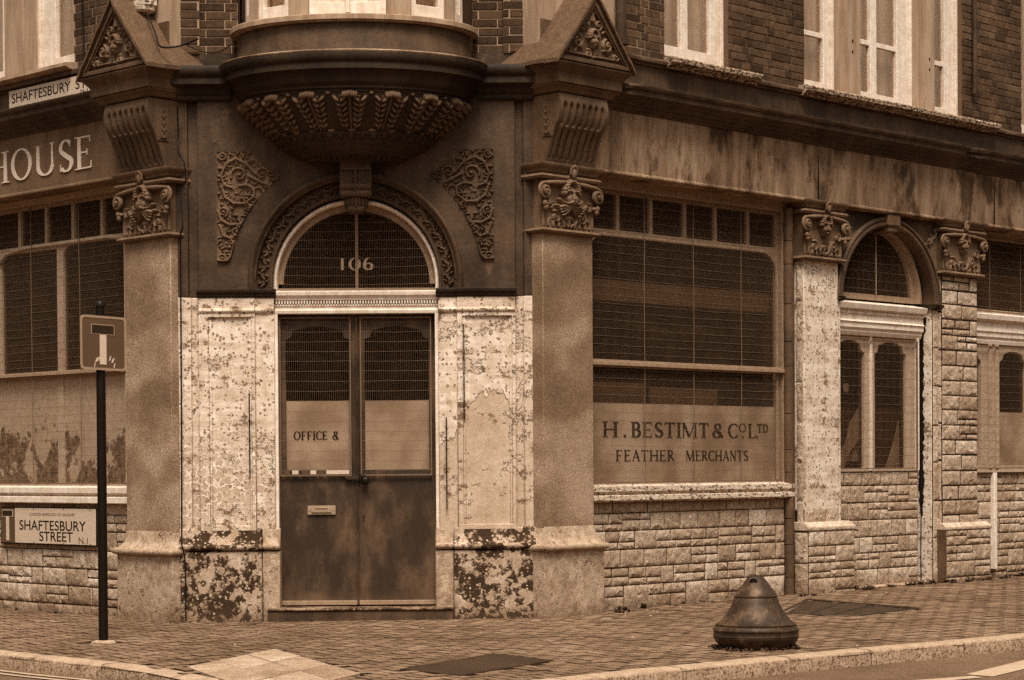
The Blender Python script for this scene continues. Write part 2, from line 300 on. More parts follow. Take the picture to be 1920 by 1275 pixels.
# ------------------------------------------------------------------ mesh builder
class MB:
    def __init__(s, F=W): s.F = F; s.v = []; s.f = []; s.mi = []; s.cur = 0
    def vt(s, a, d, z): s.v.append(s.F.P(a, d, z)); return len(s.v)-1
    def fc(s, *i): s.f.append(tuple(i)); s.mi.append(s.cur)
    def box(s, a0, a1, d0, d1, z0, z1, front=None):
        q = [s.vt(a, d, z) for z in (z0, z1) for d in (d0, d1) for a in (a0, a1)]
        for f in ((0, 1, 3, 2), (4, 6, 7, 5), (0, 4, 5, 1), (2, 3, 7, 6), (0, 2, 6, 4), (1, 5, 7, 3)): s.fc(*[q[i] for i in f])
        return s
    def ext(s, prof, a0, a1, m0=0, m1=0):
        """closed profile [(d,z)] run along s; m0/m1 mitre: s shifts by m*d at that end"""
        n = len(prof); A_ = [s.vt(a0+m0*d, d, z) for d, z in prof]; B_ = [s.vt(a1+m1*d, d, z) for d, z in prof]
        for i in range(n): j = (i+1) % n; s.fc(A_[i], A_[j], B_[j], B_[i])
        s.fc(*A_); s.fc(*reversed(B_)); return s
    def vext(s, poly, z0, z1):
        """plan polygon [(s,d)] extruded up"""
        A_ = [s.vt(a, d, z0) for a, d in poly]; B_ = [s.vt(a, d, z1) for a, d in poly]; n = len(poly)
        for i in range(n): j = (i+1) % n; s.fc(A_[i], A_[j], B_[j], B_[i])
        s.fc(*A_); s.fc(*reversed(B_)); return s
    def plate(s, outer, holes, d0, d1):
        """wall plate in the (s,z) plane with holes, between depths d0 and d1"""
        loops = [outer]+holes; flat = [p for l in loops for p in l]
        tri = tessellate_polygon([[Vector((x, z, 0)) for x, z in l] for l in loops])
        A_ = [s.vt(x, d0, z) for x, z in flat]; B_ = [s.vt(x, d1, z) for x, z in flat]
        for t in tri: s.fc(*[A_[i] for i in t]); s.fc(*[B_[i] for i in reversed(t)])
        k = 0
        for l in loops:
            n = len(l)
            for i in range(n): j = (i+1) % n; s.fc(A_[k+i], A_[k+j], B_[k+j], B_[k+i])
            k += n
        return s
    def arc(s, cs, cz, prof, a0=0., a1=180., n=48, ez=1.):
        """closed profile [(r,d)] swept about (cs,cz) in the wall plane"""
        rings = []
        for k in range(n+1):
            t = radians(a0+(a1-a0)*k/n); rings.append([s.vt(cs+r*cos(t), d, cz+r*sin(t)*ez) for r, d in prof])
        m = len(prof)
        for k in range(n):
            for i in range(m): j = (i+1) % m; s.fc(rings[k][i], rings[k][j], rings[k+1][j], rings[k+1][i])
        s.fc(*rings[0]); s.fc(*reversed(rings[-1])); return s
    def lathe(s, cx, cy, prof, n=48, a0=0., a1=360., ex=1., ey=1.):
        """profile [(r,z)] turned about a vertical axis at (cx,cy) of the frame"""
        full = abs(a1-a0-360) < 1e-6; K = n if full else n+1; rings = []
        for k in range(K):
            t = radians(a0+(a1-a0)*k/n); rings.append([s.vt(cx+r*cos(t)*ex, cy+r*sin(t)*ey, z) for r, z in prof])
        for k in range(n):
            k2 = (k+1) % K
            for i in range(len(prof)-1): s.fc(rings[k][i], rings[k][i+1], rings[k2][i+1], rings[k2][i])
        return s
    def tube(s, pts, rad, n=6, cap=True):
        """pts in frame coordinates (s,d,z)"""
        P = [Vector(s.F.P(*p)) for p in pts]; R_ = rad if isinstance(rad, (list, tuple)) else [rad]*len(P); rings = []
        up = Vector((0, 0, 1)); prev = None
        for i, p in enumerate(P):
            t = (P[min(i+1, len(P)-1)]-P[max(i-1, 0)]).normalized()
            if prev is None: x = t.cross(up if abs(t.z) < .9 else Vector((1, 0, 0))).normalized()
            else: x = (prev-t*prev.dot(t)).normalized()
            prev = x; y = t.cross(x); ring = []
            for k in range(n):
                q = p+(x*cos(2*pi*k/n)+y*sin(2*pi*k/n))*R_[i]; s.v.append(tuple(q)); ring.append(len(s.v)-1)
            rings.append(ring)
        for i in range(len(P)-1):
            for k in range(n): s.fc(rings[i][k], rings[i][(k+1) % n], rings[i+1][(k+1) % n], rings[i+1][k])
        if cap: s.fc(*rings[0]); s.fc(*reversed(rings[-1]))
        return s
    def ell(s, c, ax, n=8, m=6):
        """ellipsoid: centre (s,d,z), three half-axis vectors in frame coordinates"""
        rings = []
        for i in range(m+1):
            ph = pi*i/m; ring = []
            for k in range(n):
                th = 2*pi*k/n; q = (sin(ph)*cos(th), sin(ph)*sin(th), cos(ph))
                ring.append(s.vt(*[c[j]+sum(q[l]*ax[l][j] for l in range(3)) for j in range(3)]))
            rings.append(ring)
        for i in range(m):
            for k in range(n): s.fc(rings[i][k], rings[i][(k+1) % n], rings[i+1][(k+1) % n], rings[i+1][k])
        return s
    def grid(s, rows):
        idx = [[s.vt(*p) for p in r] for r in rows]
        for i in range(len(idx)-1):
            for j in range(len(idx[0])-1): s.fc(idx[i][j], idx[i][j+1], idx[i+1][j+1], idx[i+1][j])
        return s
    def build(s, name, mat, parent=None, smooth=32, bevel=0, label=None):
        me = bpy.data.meshes.new(name); me.from_pydata(s.v, [], s.f)
        for m in (mat if isinstance(mat, (list, tuple)) else [mat]): me.materials.append(MT[m] if isinstance(m, str) else m)
        if any(s.mi): me.polygons.foreach_set('material_index', s.mi)
        bm = bmesh.new(); bm.from_mesh(me); bmesh.ops.remove_doubles(bm, verts=bm.verts, dist=1e-5)
        bmesh.ops.recalc_face_normals(bm, faces=bm.faces); bm.to_mesh(me); bm.free()
        if smooth:
            me.polygons.foreach_set('use_smooth', [True]*len(me.polygons)); me.set_sharp_from_angle(angle=radians(smooth))
        o = bpy.data.objects.new(name, me); COL.objects.link(o)
        if parent: o.parent = parent; o.matrix_parent_inverse = parent.matrix_world.inverted()
        if label: o['label'] = label
        if bevel:
            b = o.modifiers.new('bevel', 'BEVEL'); b.width = bevel; b.segments = 2; b.limit_method = 'ANGLE'; b.angle_limit = radians(40); b.harden_normals = False
        return o
def tag(o, label=None, cat=None, group=None, kind=None):
    for k, v in (('label', label), ('category', cat), ('group', group), ('kind', kind)):
        if v: o[k] = v
    return o
def empty(name, loc, label, cat, group=None):
    o = bpy.data.objects.new(name, None); COL.objects.link(o); o.location = loc; o.empty_display_size = .2
    bpy.context.view_layer.update(); return tag(o, label, cat, group)

# ------------------------------------------------------------------ carved relief: brush strokes on a height grid
class Relief:
    def __init__(s, w, h, res=.0055):
        s.w, s.h, s.r = w, h, res; s.nx, s.ny = int(w/res)+1, int(h/res)+1
        s.X, s.Y = np.meshgrid(np.linspace(0, w, s.nx), np.linspace(0, h, s.ny)); s.H = np.zeros((s.ny, s.nx))
    def win(s, x, y, r):
        i0, i1 = max(0, int((x-r)/s.r)), min(s.nx, int((x+r)/s.r)+2); j0, j1 = max(0, int((y-r)/s.r)), min(s.ny, int((y+r)/s.r)+2)
        return (slice(j0, j1), slice(i0, i1)) if i1 > i0 and j1 > j0 else None
    def dab(s, x, y, r, h, cut=False):
        q = s.win(x, y, r)
        if q is None: return
        d2 = ((s.X[q]-x)**2+(s.Y[q]-y)**2)/(r*r); b = h*np.sqrt(np.clip(1-d2, 0, 1))
        s.H[q] = s.H[q]-b if cut else np.maximum(s.H[q], b)
    def blob(s, x, y, rx, ry, ang, h, base=0., cut=False):
        q = s.win(x, y, max(rx, ry))
        if q is None: return
        c, n = cos(ang), sin(ang); u = ((s.X[q]-x)*c+(s.Y[q]-y)*n)/rx; v = (-(s.X[q]-x)*n+(s.Y[q]-y)*c)/ry
        g = np.clip(1-u*u-v*v, 0, 1); b = h*np.sqrt(g)
        if cut: s.H[q] -= b
        else: s.H[q] = np.maximum(s.H[q], np.where(g > 0, base+b, 0))
    def line(s, pts, r0, r1, h0, h1, cut=False):
        P = np.array(pts, float); seg = np.hypot(*(P[1:]-P[:-1]).T); T_ = seg.sum(); n = max(3, int(T_/(s.r*.9))); acc = np.concatenate([[0], np.cumsum(seg)])
        for k in range(n+1):
            t = T_*k/n; i = min(len(seg)-1, int(np.searchsorted(acc, t, 'right')-1)); f = (t-acc[i])/max(seg[i], 1e-9); p = P[i]+(P[i+1]-P[i])*f
            u = k/n
            if cut: s.dab(p[0], p[1], r0+(r1-r0)*u, (h0+(h1-h0)*u)*.35, True)
            else: s.dab(p[0], p[1], r0+(r1-r0)*u, h0+(h1-h0)*u)
    def leaf(s, x, y, ang, ln, r, h, curl=1.):
        pts = [(x, y)]
        for k in range(6): ang += curl*.24; x += cos(ang)*ln/6; y += sin(ang)*ln/6; pts.append((x, y))
        s.line(pts, r, r*.35, h, h*.6); s.dab(x, y, r*.62, h)
    def scroll(s, cx, cy, R_, a0, turns=1.4, dr=1, r=.014, h=.028, leaves=True, eye=True):
        n = 46; pts = []
        for k in range(n+1):
            t = k/n; rr = R_*(1-.82*t); a = a0+dr*turns*2*pi*t; pts.append((cx+rr*cos(a), cy+rr*sin(a)))
        s.line(pts, r, r*.6, h*.9, h)
        if eye: s.dab(cx, cy, R_*.24, h*1.25)
        if leaves:
            for k in range(2, int(n*.62), 4):
                t = k/n; a = a0+dr*turns*2*pi*t
                s.leaf(pts[k][0], pts[k][1], a+dr*.75, R_*.42, r*.95, h*.85, dr*1.1)
                if k % 8 == 2: s.leaf(pts[k][0]*.99+cx*.01, pts[k][1]*.99+cy*.01, a+pi-dr*.6, R_*.3, r*.7, h*.7, -dr)
    def face(s, x, y, k, beard=False, h=.05):
        s.blob(x, y, .055*k, .078*k, 0, h); s.blob(x, y-.03*k, .042*k, .055*k, 0, h*1.02)
        for q in (-1, 1):
            s.blob(x+q*.024*k, y+.012*k, .016*k, .010*k, 0, h*.28, cut=True); s.blob(x+q*.027*k, y-.018*k, .02*k, .022*k, 0, h*.18, h*.86)
            s.line([(x+q*.008*k, y+.026*k), (x+q*.026*k, y+.032*k), (x+q*.045*k, y+.022*k)], .009*k, .006*k, h*1.1, h*.95)
            s.dab(x+q*.024*k, y+.011*k, .009*k, h*.98)
        s.line([(x, y+.03*k), (x, y-.018*k)], .009*k, .014*k, h*1.12, h*1.35); s.dab(x, y-.018*k, .014*k, h*1.4)
        s.line([(x-.02*k, y-.037*k), (x+.02*k, y-.037*k)], .007*k, .007*k, h*.35, h*.35, True); s.blob(x, y-.046*k, .018*k, .008*k, 0, h*.12, h)
        for t in range(11):
            a = radians(-12+204*t/10); s.dab(x+.062*k*cos(a), y+.03*k+.062*k*sin(a), .021*k, h*1.05)
            s.dab(x+.045*k*cos(a), y+.04*k+.05*k*sin(a), .018*k, h*1.15)
        if beard:
            for q in (-1, 1):
                s.line([(x+q*.006*k, y-.034*k), (x+q*.04*k, y-.045*k), (x+q*.075*k, y-.04*k), (x+q*.095*k, y-.02*k)], .015*k, .008*k, h*1.25, h*.7)
                for j in range(5): s.leaf(x+q*(.012+.014*j)*k, y-.06*k, radians(-90+q*(8+11*j)), (.085-.008*j)*k, .014*k, h*.9, q*.8)
    def mesh(s, F, s0, z0, d, poly=None, flip=False, curve=None, name='relief', mat='carved_tan', parent=None, sink=.004):
        m = MB(F); inside = np.ones_like(s.H, bool)
        if poly:
            inside[:] = False; n = len(poly)
            for i in range(n):
                x1, y1 = poly[i]; x2, y2 = poly[(i+1) % n]
                cnd = ((y1 > s.Y) != (y2 > s.Y)) & (s.X < (x2-x1)*(s.Y-y1)/((y2-y1) or 1e-9)+x1); inside ^= cnd
        H = s.H+np.random.RandomState(3).normal(0, .0006, s.H.shape)
        idx = -np.ones(s.H.shape, int)
        for j in range(s.ny):
            for i in range(s.nx):
                if inside[j, i]:
                    xx = s.w-s.X[j, i] if flip else s.X[j, i]
                    idx[j, i] = m.vt(s0+xx, d+(curve(xx, s.Y[j, i]) if curve else 0)+H[j, i], z0+s.Y[j, i])
        for j in range(s.ny-1):
            for i in range(s.nx-1):
                q = (idx[j, i], idx[j, i+1], idx[j+1, i+1], idx[j+1, i])
                if min(q) >= 0: m.fc(*q)
        return m.build(name, mat, parent, smooth=60)

# ------------------------------------------------------------------ lettering
def strip(m, pts, wd, d0, d1, T, kx=1.):
    n = len(pts); A_ = []
    for i, (x, y) in enumerate(pts):
        x0, y0 = pts[max(i-1, 0)]; x1, y1 = pts[min(i+1, n-1)]; l = hypot(x1-x0, y1-y0) or 1; nx, ny = -(y1-y0)/l*kx, (x1-x0)/l; w_ = wd[i]/2 if isinstance(wd, list) else wd/2
        A_.append([m.vt(T(x+q*nx*w_, y+q*ny*w_)[0], d, T(x+q*nx*w_, y+q*ny*w_)[1]) for q in (-1, 1) for d in (d0, d1)])
    for i in range(n-1):
        a, b = A_[i], A_[i+1]; m.fc(a[1], a[3], b[3], b[1]); m.fc(a[0], b[0], b[2], a[2]); m.fc(a[0], a[1], b[1], b[0]); m.fc(a[2], b[2], b[3], a[3])
    for a in (A_[0], A_[-1]): m.fc(a[0], a[2], a[3], a[1])
def serif_glyph(c):
    """strokes of a classical capital in a box of height 1: (points, widths); returns (advance, strokes)"""
    K, T = .155, .05; out = []
    def v(x, y0=0, y1=1, w_=K, ser=(1, 1)):
        out.append(([(x, y0), (x, y1)], w_))
        if ser[0]: out.append(([(x-w_*.95, y0+.018), (x+w_*.95, y0+.018)], .036))
        if ser[1]: out.append(([(x-w_*.95, y1-.018), (x+w_*.95, y1-.018)], .036))
    def ln(x0, y0, x1, y1, w_=T): out.append(([(x0, y0), (x1, y1)], w_))
    def arc(cx, cy, rx, ry, a0, a1, n=18):
        P_, W_ = [], []
        for k in range(n+1): t = radians(a0+(a1-a0)*k/n); P_.append((cx+rx*cos(t), cy+ry*sin(t))); W_.append(T+(K-T)*abs(cos(t))**1.3)
        out.append((P_, W_))
    adv = .8
    if c == 'H': v(.13); v(.67); ln(.13, .52, .67, .52); adv = .8
    elif c == 'O': arc(.4, .5, .33, .48, 0, 360, 36); adv = .8
    elif c == 'U': v(.13, .3, 1, K, (0, 1)); arc(.39, .3, .26, .27, 180, 360); v(.65, .3, 1, T*1.6, (0, 1)); adv = .78
    elif c == 'S': arc(.28, .74, .18, .235, 35, 215, 14); arc(.28, .26, .2, .235, 35, -145, 14); ln(.135, .62, .44, .38, K); ln(.43, .97, .43, .76, .03); ln(.08, .03, .08, .25, .03); adv = .56
    elif c in 'EF':
        v(.13); ln(.13, .975, .52, .975); ln(.13, .51, .42, .51); ln(.51, .98, .51, .8, .035); ln(.41, .6, .41, .42, .035)
        if c == 'E': ln(.13, .025, .55, .025); ln(.54, .02, .54, .22, .035)
        adv = .63
    elif c == 'B': v(.13); arc(.24, .755, .22, .23, -90, 90, 12); arc(.24, .27, .27, .255, -90, 90, 12); ln(.13, .98, .25, .98); ln(.13, .52, .25, .52); ln(.13, .02, .25, .02); adv = .62
    elif c == 'T': v(.33, 0, 1, K, (1, 0)); ln(.02, .975, .64, .975); ln(.035, .98, .035, .78, .035); ln(.625, .98, .625, .78, .035); adv = .68
    elif c == 'I': v(.14); adv = .3
    elif c == 'M': v(.1, 0, 1, T*1.4); v(.82); ln(.12, .98, .45, .05, K); ln(.79, .98, .47, .05, T*1.2); adv = .95
    elif c == 'N': v(.1, 0, 1, T*1.4); v(.62, 0, 1, T*1.4); ln(.1, .98, .62, .03, K); adv = .74
    elif c == 'L': v(.13); ln(.13, .025, .52, .025); ln(.51, .02, .51, .24, .035); adv = .56
    elif c == 'D': v(.13); arc(.28, .5, .32, .48, -90, 90, 16); ln(.13, .98, .3, .98); ln(.13, .02, .3, .02); adv = .7
    elif c == 'C': arc(.42, .5, .33, .48, 48, 312, 26); ln(.66, .95, .66, .72, .035); ln(.66, .05, .66, .26, .035); adv = .7
    elif c == 'R': v(.13); arc(.25, .745, .21, .235, -90, 90, 12); ln(.13, .98, .26, .98); ln(.13, .51, .26, .51); ln(.27, .5, .6, .02, K*.95); adv = .64
    elif c == 'A': ln(.08, .02, .36, .97, T*1.3); ln(.34, .99, .63, .02, K); ln(.2, .34, .52, .34); ln(.02, .018, .16, .018, .036); ln(.5, .018, .74, .018, .036); adv = .72
    elif c == '&': arc(.36, .76, .17, .2, -50, 230, 16); arc(.3, .25, .23, .235, 120, 395, 20); ln(.22, .62, .68, .02, K); ln(.3, .46, .47, .6, T); adv = .72
    elif c == '1': v(.14, 0, 1, .17, (0, 0)); adv = .34
    elif c == '0': arc(.38, .5, .28, .42, 0, 360, 36); adv = .78
    elif c == '6': arc(.33, .3, .24, .24, 0, 360, 30); arc(.42, .42, .33, .52, 180, 95, 12); adv = .66
    elif c == '.': ln(.06, .07, .2, .07, .14); adv = .3
    elif c == ' ': adv = .45
    return adv, out
def serif(m, text, s0, s1, z0, z1, d0, d1, rev=False, bold=1., sup=(), skip=()):
    """letters from s0 to s1 (in reading direction), base z0, cap z1"""
    h = z1-z0; tot = 0; lay = []
    for i, c in enumerate(text):
        k = .58 if i in sup else 1.; a_, g = serif_glyph(c); lay.append((tot, k, g, i)); tot += a_*k*(1. if i not in sup else .95)
    sx = (s1-s0)/tot; e = 0
    for x0, k, g, i in lay:
        if i in skip: continue
        for P_, w_ in g:
            P_ = [(x*.9, y) for x, y in P_]; e = (e+1) % 9
            T = lambda x, y: (s0+(x0+x*k)*sx, z0+h*((1-k)+y*k if k < 1 else y))
            # widths scale with the letter height
            asp = abs(sx)
            W_ = [q*bold for q in w_] if isinstance(w_, list) else w_*bold
            strip(m, P_, W_, d0, d1+e*.00025, T, min(1, 1.2*h/asp))
def sans(F, text, sa, sb, za, zb, d, th, name, mat, parent, bold=0.):
    cu = bpy.data.curves.new('letters', 'FONT'); cu.body = text; cu.extrude = th/2; cu.resolution_u = 4; cu.offset = bold
    o = bpy.data.objects.new('letters', cu); COL.objects.link(o); bpy.context.view_layer.update()
    me = bpy.data.meshes.new_from_object(o.evaluated_get(bpy.context.evaluated_depsgraph_get())); COL.objects.unlink(o); bpy.data.objects.remove(o)
    co = np.empty(len(me.vertices)*3); me.vertices.foreach_get('co', co); co = co.reshape(-1, 3)
    lo, hi = co.min(0), co.max(0); k = (co-lo)/(np.maximum(hi-lo, 1e-6)); m = MB(F)
    for x, y, z in k: m.vt(sa+(sb-sa)*x, d+th*z, za+(zb-za)*y)
    for p in me.polygons: m.fc(*p.vertices)
    bpy.data.meshes.remove(me)
    return m.build(name, mat, parent, smooth=0)

# ------------------------------------------------------------------ masonry
def rockface(m, a0, a1, z0, z1, d0, d1, rough=.009):
    e = .011; nx = max(3, int((a1-a0)/.03)); nz = max(2, int((z1-z0)/.028)); ph = random.uniform(0, 50); tilt = random.uniform(-.35, .35)
    us = [0, e]+[e+(a1-a0-2*e)*i/nx for i in range(1, nx)]+[a1-a0-e, a1-a0]; vs = [0, e]+[e+(z1-z0-2*e)*i/nz for i in range(1, nz)]+[z1-z0-e, z1-z0]; nx += 2; nz += 2
    F_ = [[None]*(nx+1) for _ in range(nz+1)]
    for j in range(nz+1):
        for i in range(nx+1):
            u, v = i/nx, j/nz; ed = i in (0, nx) or j in (0, nz); e2 = i in (1, nx-1) or j in (1, nz-1)
            dd = d1-.007 if ed else d1+random.uniform(-.0015, .003) if e2 else d1+rough*(.55+random.uniform(-1, 1)*.7+sin(7*u+ph)*.3+tilt*(v-.5)*2)
            jx = 0 if ed or e2 else random.uniform(-.006, .006); jz = 0 if ed or e2 else random.uniform(-.005, .005)
            if ed: jx = random.uniform(-.0012, .0012)*(j not in (0, nz)); jz = random.uniform(-.0012, .0012)*(i not in (0, nx))
            F_[j][i] = m.vt(a0+us[i]+jx, dd, z0+vs[j]+jz)
    for j in range(nz):
        for i in range(nx):
            a, b, c, d = F_[j][i], F_[j][i+1], F_[j+1][i+1], F_[j+1][i]
            if random.random() < .5: m.fc(a, b, c); m.fc(a, c, d)
            else: m.fc(a, b, d); m.fc(b, c, d)
    q = [m.vt(a, d0, z) for z in (z0, z1) for a in (a0, a1)]
    m.fc(q[0], q[1], *[F_[0][i] for i in range(nx, -1, -1)]); m.fc(q[2], q[3], *[F_[nz][i] for i in range(nx, -1, -1)])
    m.fc(q[0], q[2], *[F_[j][0] for j in range(nz, -1, -1)]); m.fc(q[1], q[3], *[F_[j][nx] for j in range(nz, -1, -1)])
def ashlar(F, s0, s1, z0, z1, d, seed, rh=.168, name='stone_cladding', parent=None, wmin=.17, wmax=.36, top=.1, split=.36, one=False):
    """courses of rock-faced blocks, some of them split into two thin ones"""
    random.seed(seed); m = MB(F); m.cur = 1; m.box(s0, s1, d-.08, d-.009, z0-.1, z1); m.cur = 0; J = .0042
    z = z1; k = 0
    while z > z0+.02:
        h = top if k == 0 and top else min(rh*random.uniform(.93, 1.07), z-z0+.02); zl = z-h; s = s0
        if zl-z0 < .05: zl = z0-.03
        while s < s1-.01:
            w_ = random.uniform(wmin, wmax); e = s+w_
            if s1-e < wmin*.7: e = s1
            if h > .13 and random.random() < split:
                if e < s1: e = min(s1, s+random.uniform(.36, .56)); e = s1 if s1-e < .14 else e
                zm = zl+(z-zl)*random.choice((.4, .5, .6)); q = s
                cut1 = [s, s+(e-s)*random.uniform(.35, .65), e] if e-s > .34 else [s, e]; cut2 = [s, s+(e-s)*random.uniform(.35, .65), e] if e-s > .34 else [s, e]
                for cu, za, zb in ((cut1, zl, zm), (cut2, zm, z)):
                    for a_, b_ in zip(cu, cu[1:]): rockface(m, a_+J, b_-J, za+J, zb-J, d-.03, d+random.uniform(-.003, .003))
            else: rockface(m, s+J, e-J, zl+J, z-J, d-.03, d+random.uniform(-.003, .003))
            s = e
        z = zl; k += 1
    return m.build(name, ['cladding_stone', 'mortar_dark'], parent, smooth=28)
def bricks(F, s0, s1, z0, z1, d, seed, name='brickwork', parent=None, mat='brick_brown', mortar='mortar_light', thick=.2):
    random.seed(seed); m = MB(F); m.cur = 1; m.box(s0, s1, d-thick, d-.007, z0, z1); m.cur = 0; z = z0+.005; row = 0; J = .0045
    while z < z1-.02:
        h = min(.0655, z1-z); s = s0-(.0 if row % 2 else .055); k = row
        while s < s1-.015:
            w_ = .213 if k % 2 else .102; a_, b_ = max(s, s0), min(s+w_, s1)
            if b_-a_ > .02:
                q = random.uniform(-.003, .0025); jz = random.uniform(-.0018, .0018); c = .004; ja = random.uniform(-.002, .002)
                o = [m.vt(x+ja, d-.012, zz+jz) for zz in (z, z+h) for x in (a_, b_)]; n_ = [m.vt(x+ja, d+q-.0035, zz+jz) for zz in (z, z+h) for x in (a_, b_)]
                i_ = [m.vt(x+ja, d+q, zz+jz) for zz in (z+c, z+h-c) for x in (a_+c, b_-c)]
                for A_, B_ in ((o, n_), (n_, i_)):
                    m.fc(A_[0], A_[1], B_[1], B_[0]); m.fc(A_[3], A_[2], B_[2], B_[3]); m.fc(A_[2], A_[0], B_[0], B_[2]); m.fc(A_[1], A_[3], B_[3], B_[1])
                m.fc(i_[0], i_[1], i_[3], i_[2])
            s += w_+J*2; k += 1
        z += .075; row += 1
    return m.build(name, [mat, mortar], parent, smooth=0)

# ================================================================== THE BUILDING
B = empty('corner_building', (0, 0, 0), 'weathered Victorian corner shop with carved arch doorway, granite columns and round oriel above', 'building')
Z0 = -.15
def pbuild(m, name, mat, parent=B, **k): return m.build(name, mat, parent, **k)
def sub(name, parent=B, label=None):
    o = bpy.data.objects.new(name, None); COL.objects.link(o); o.parent = parent; o.empty_display_size = .1
    if label: o['label'] = label
    return o

# inner core: floors and back walls that keep the rooms dark
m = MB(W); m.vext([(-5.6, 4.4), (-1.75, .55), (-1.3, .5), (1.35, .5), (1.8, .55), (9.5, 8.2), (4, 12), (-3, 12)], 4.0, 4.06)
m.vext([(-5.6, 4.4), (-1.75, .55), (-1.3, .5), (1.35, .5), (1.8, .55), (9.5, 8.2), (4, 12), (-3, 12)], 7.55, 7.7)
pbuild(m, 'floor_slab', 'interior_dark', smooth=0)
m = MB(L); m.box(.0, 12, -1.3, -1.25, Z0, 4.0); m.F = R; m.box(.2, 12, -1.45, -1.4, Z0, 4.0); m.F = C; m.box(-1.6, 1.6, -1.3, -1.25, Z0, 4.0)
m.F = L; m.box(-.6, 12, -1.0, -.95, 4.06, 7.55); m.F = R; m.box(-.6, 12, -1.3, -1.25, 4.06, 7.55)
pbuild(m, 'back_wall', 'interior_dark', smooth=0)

# ---------------------------------------------------------------- columns flanking the entrance bay (mirrored on L and R)
def torus_pts(d0, z0, z1, out, n=6):
    zc, r = (z0+z1)/2, (z1-z0)/2; return [(d0+out*cos(radians(-90+180*k/n)), zc+r*sin(radians(-90+180*k/n))) for k in range(n+1)]
def ringmould(m, s0, s1, back, prof, dl=0.):
    """moulding profile [(d,z)] (d out from the block face) wrapped round the front and both returns of a block"""
    pr = [(0, prof[0][1])]+prof+[(0, prof[-1][1])]; n = len(pr); rings = []
    for corner in range(4):
        ring = []
        for d, z in pr:
            q = max(0, d-dl)
            if corner == 0: p = (s0-q, back, z)
            elif corner == 1: p = (s0-q, d, z)
            elif corner == 2: p = (s1+q, d, z)
            else: p = (s1+q, back, z)
            ring.append(m.vt(*p))
        rings.append(ring)
    for c in range(3):
        for i in range(n-1): m.fc(rings[c][i], rings[c][i+1], rings[c+1][i+1], rings[c+1][i])
    for k in (0, -1): m.fc(*[rings[c][k] for c in range(4)])
def volute(m, s, d, z, r, dr, th=.05):
    """scroll seen from the front, standing out from the block"""
    pts, rad = [], []
    for k in range(34):
        t = k/33; rr = r*(1-.8*t); a_ = radians(90)-dr*t*1.9*2*pi*.9; pts.append((s+rr*cos(a_), d+th*(.2+.8*t), z+rr*sin(a_))); rad.append(.017*(1-.45*t))
    m.tube(pts, rad, 7); m.ell((s, d+th*.85, z), ((r*.25, 0, 0), (0, .02, 0), (0, 0, r*.25)))
    m.ell((s, d+th*.25, z), ((r*.9, 0, 0), (0, th*.45, 0), (0, 0, r*.9)), 14, 6)
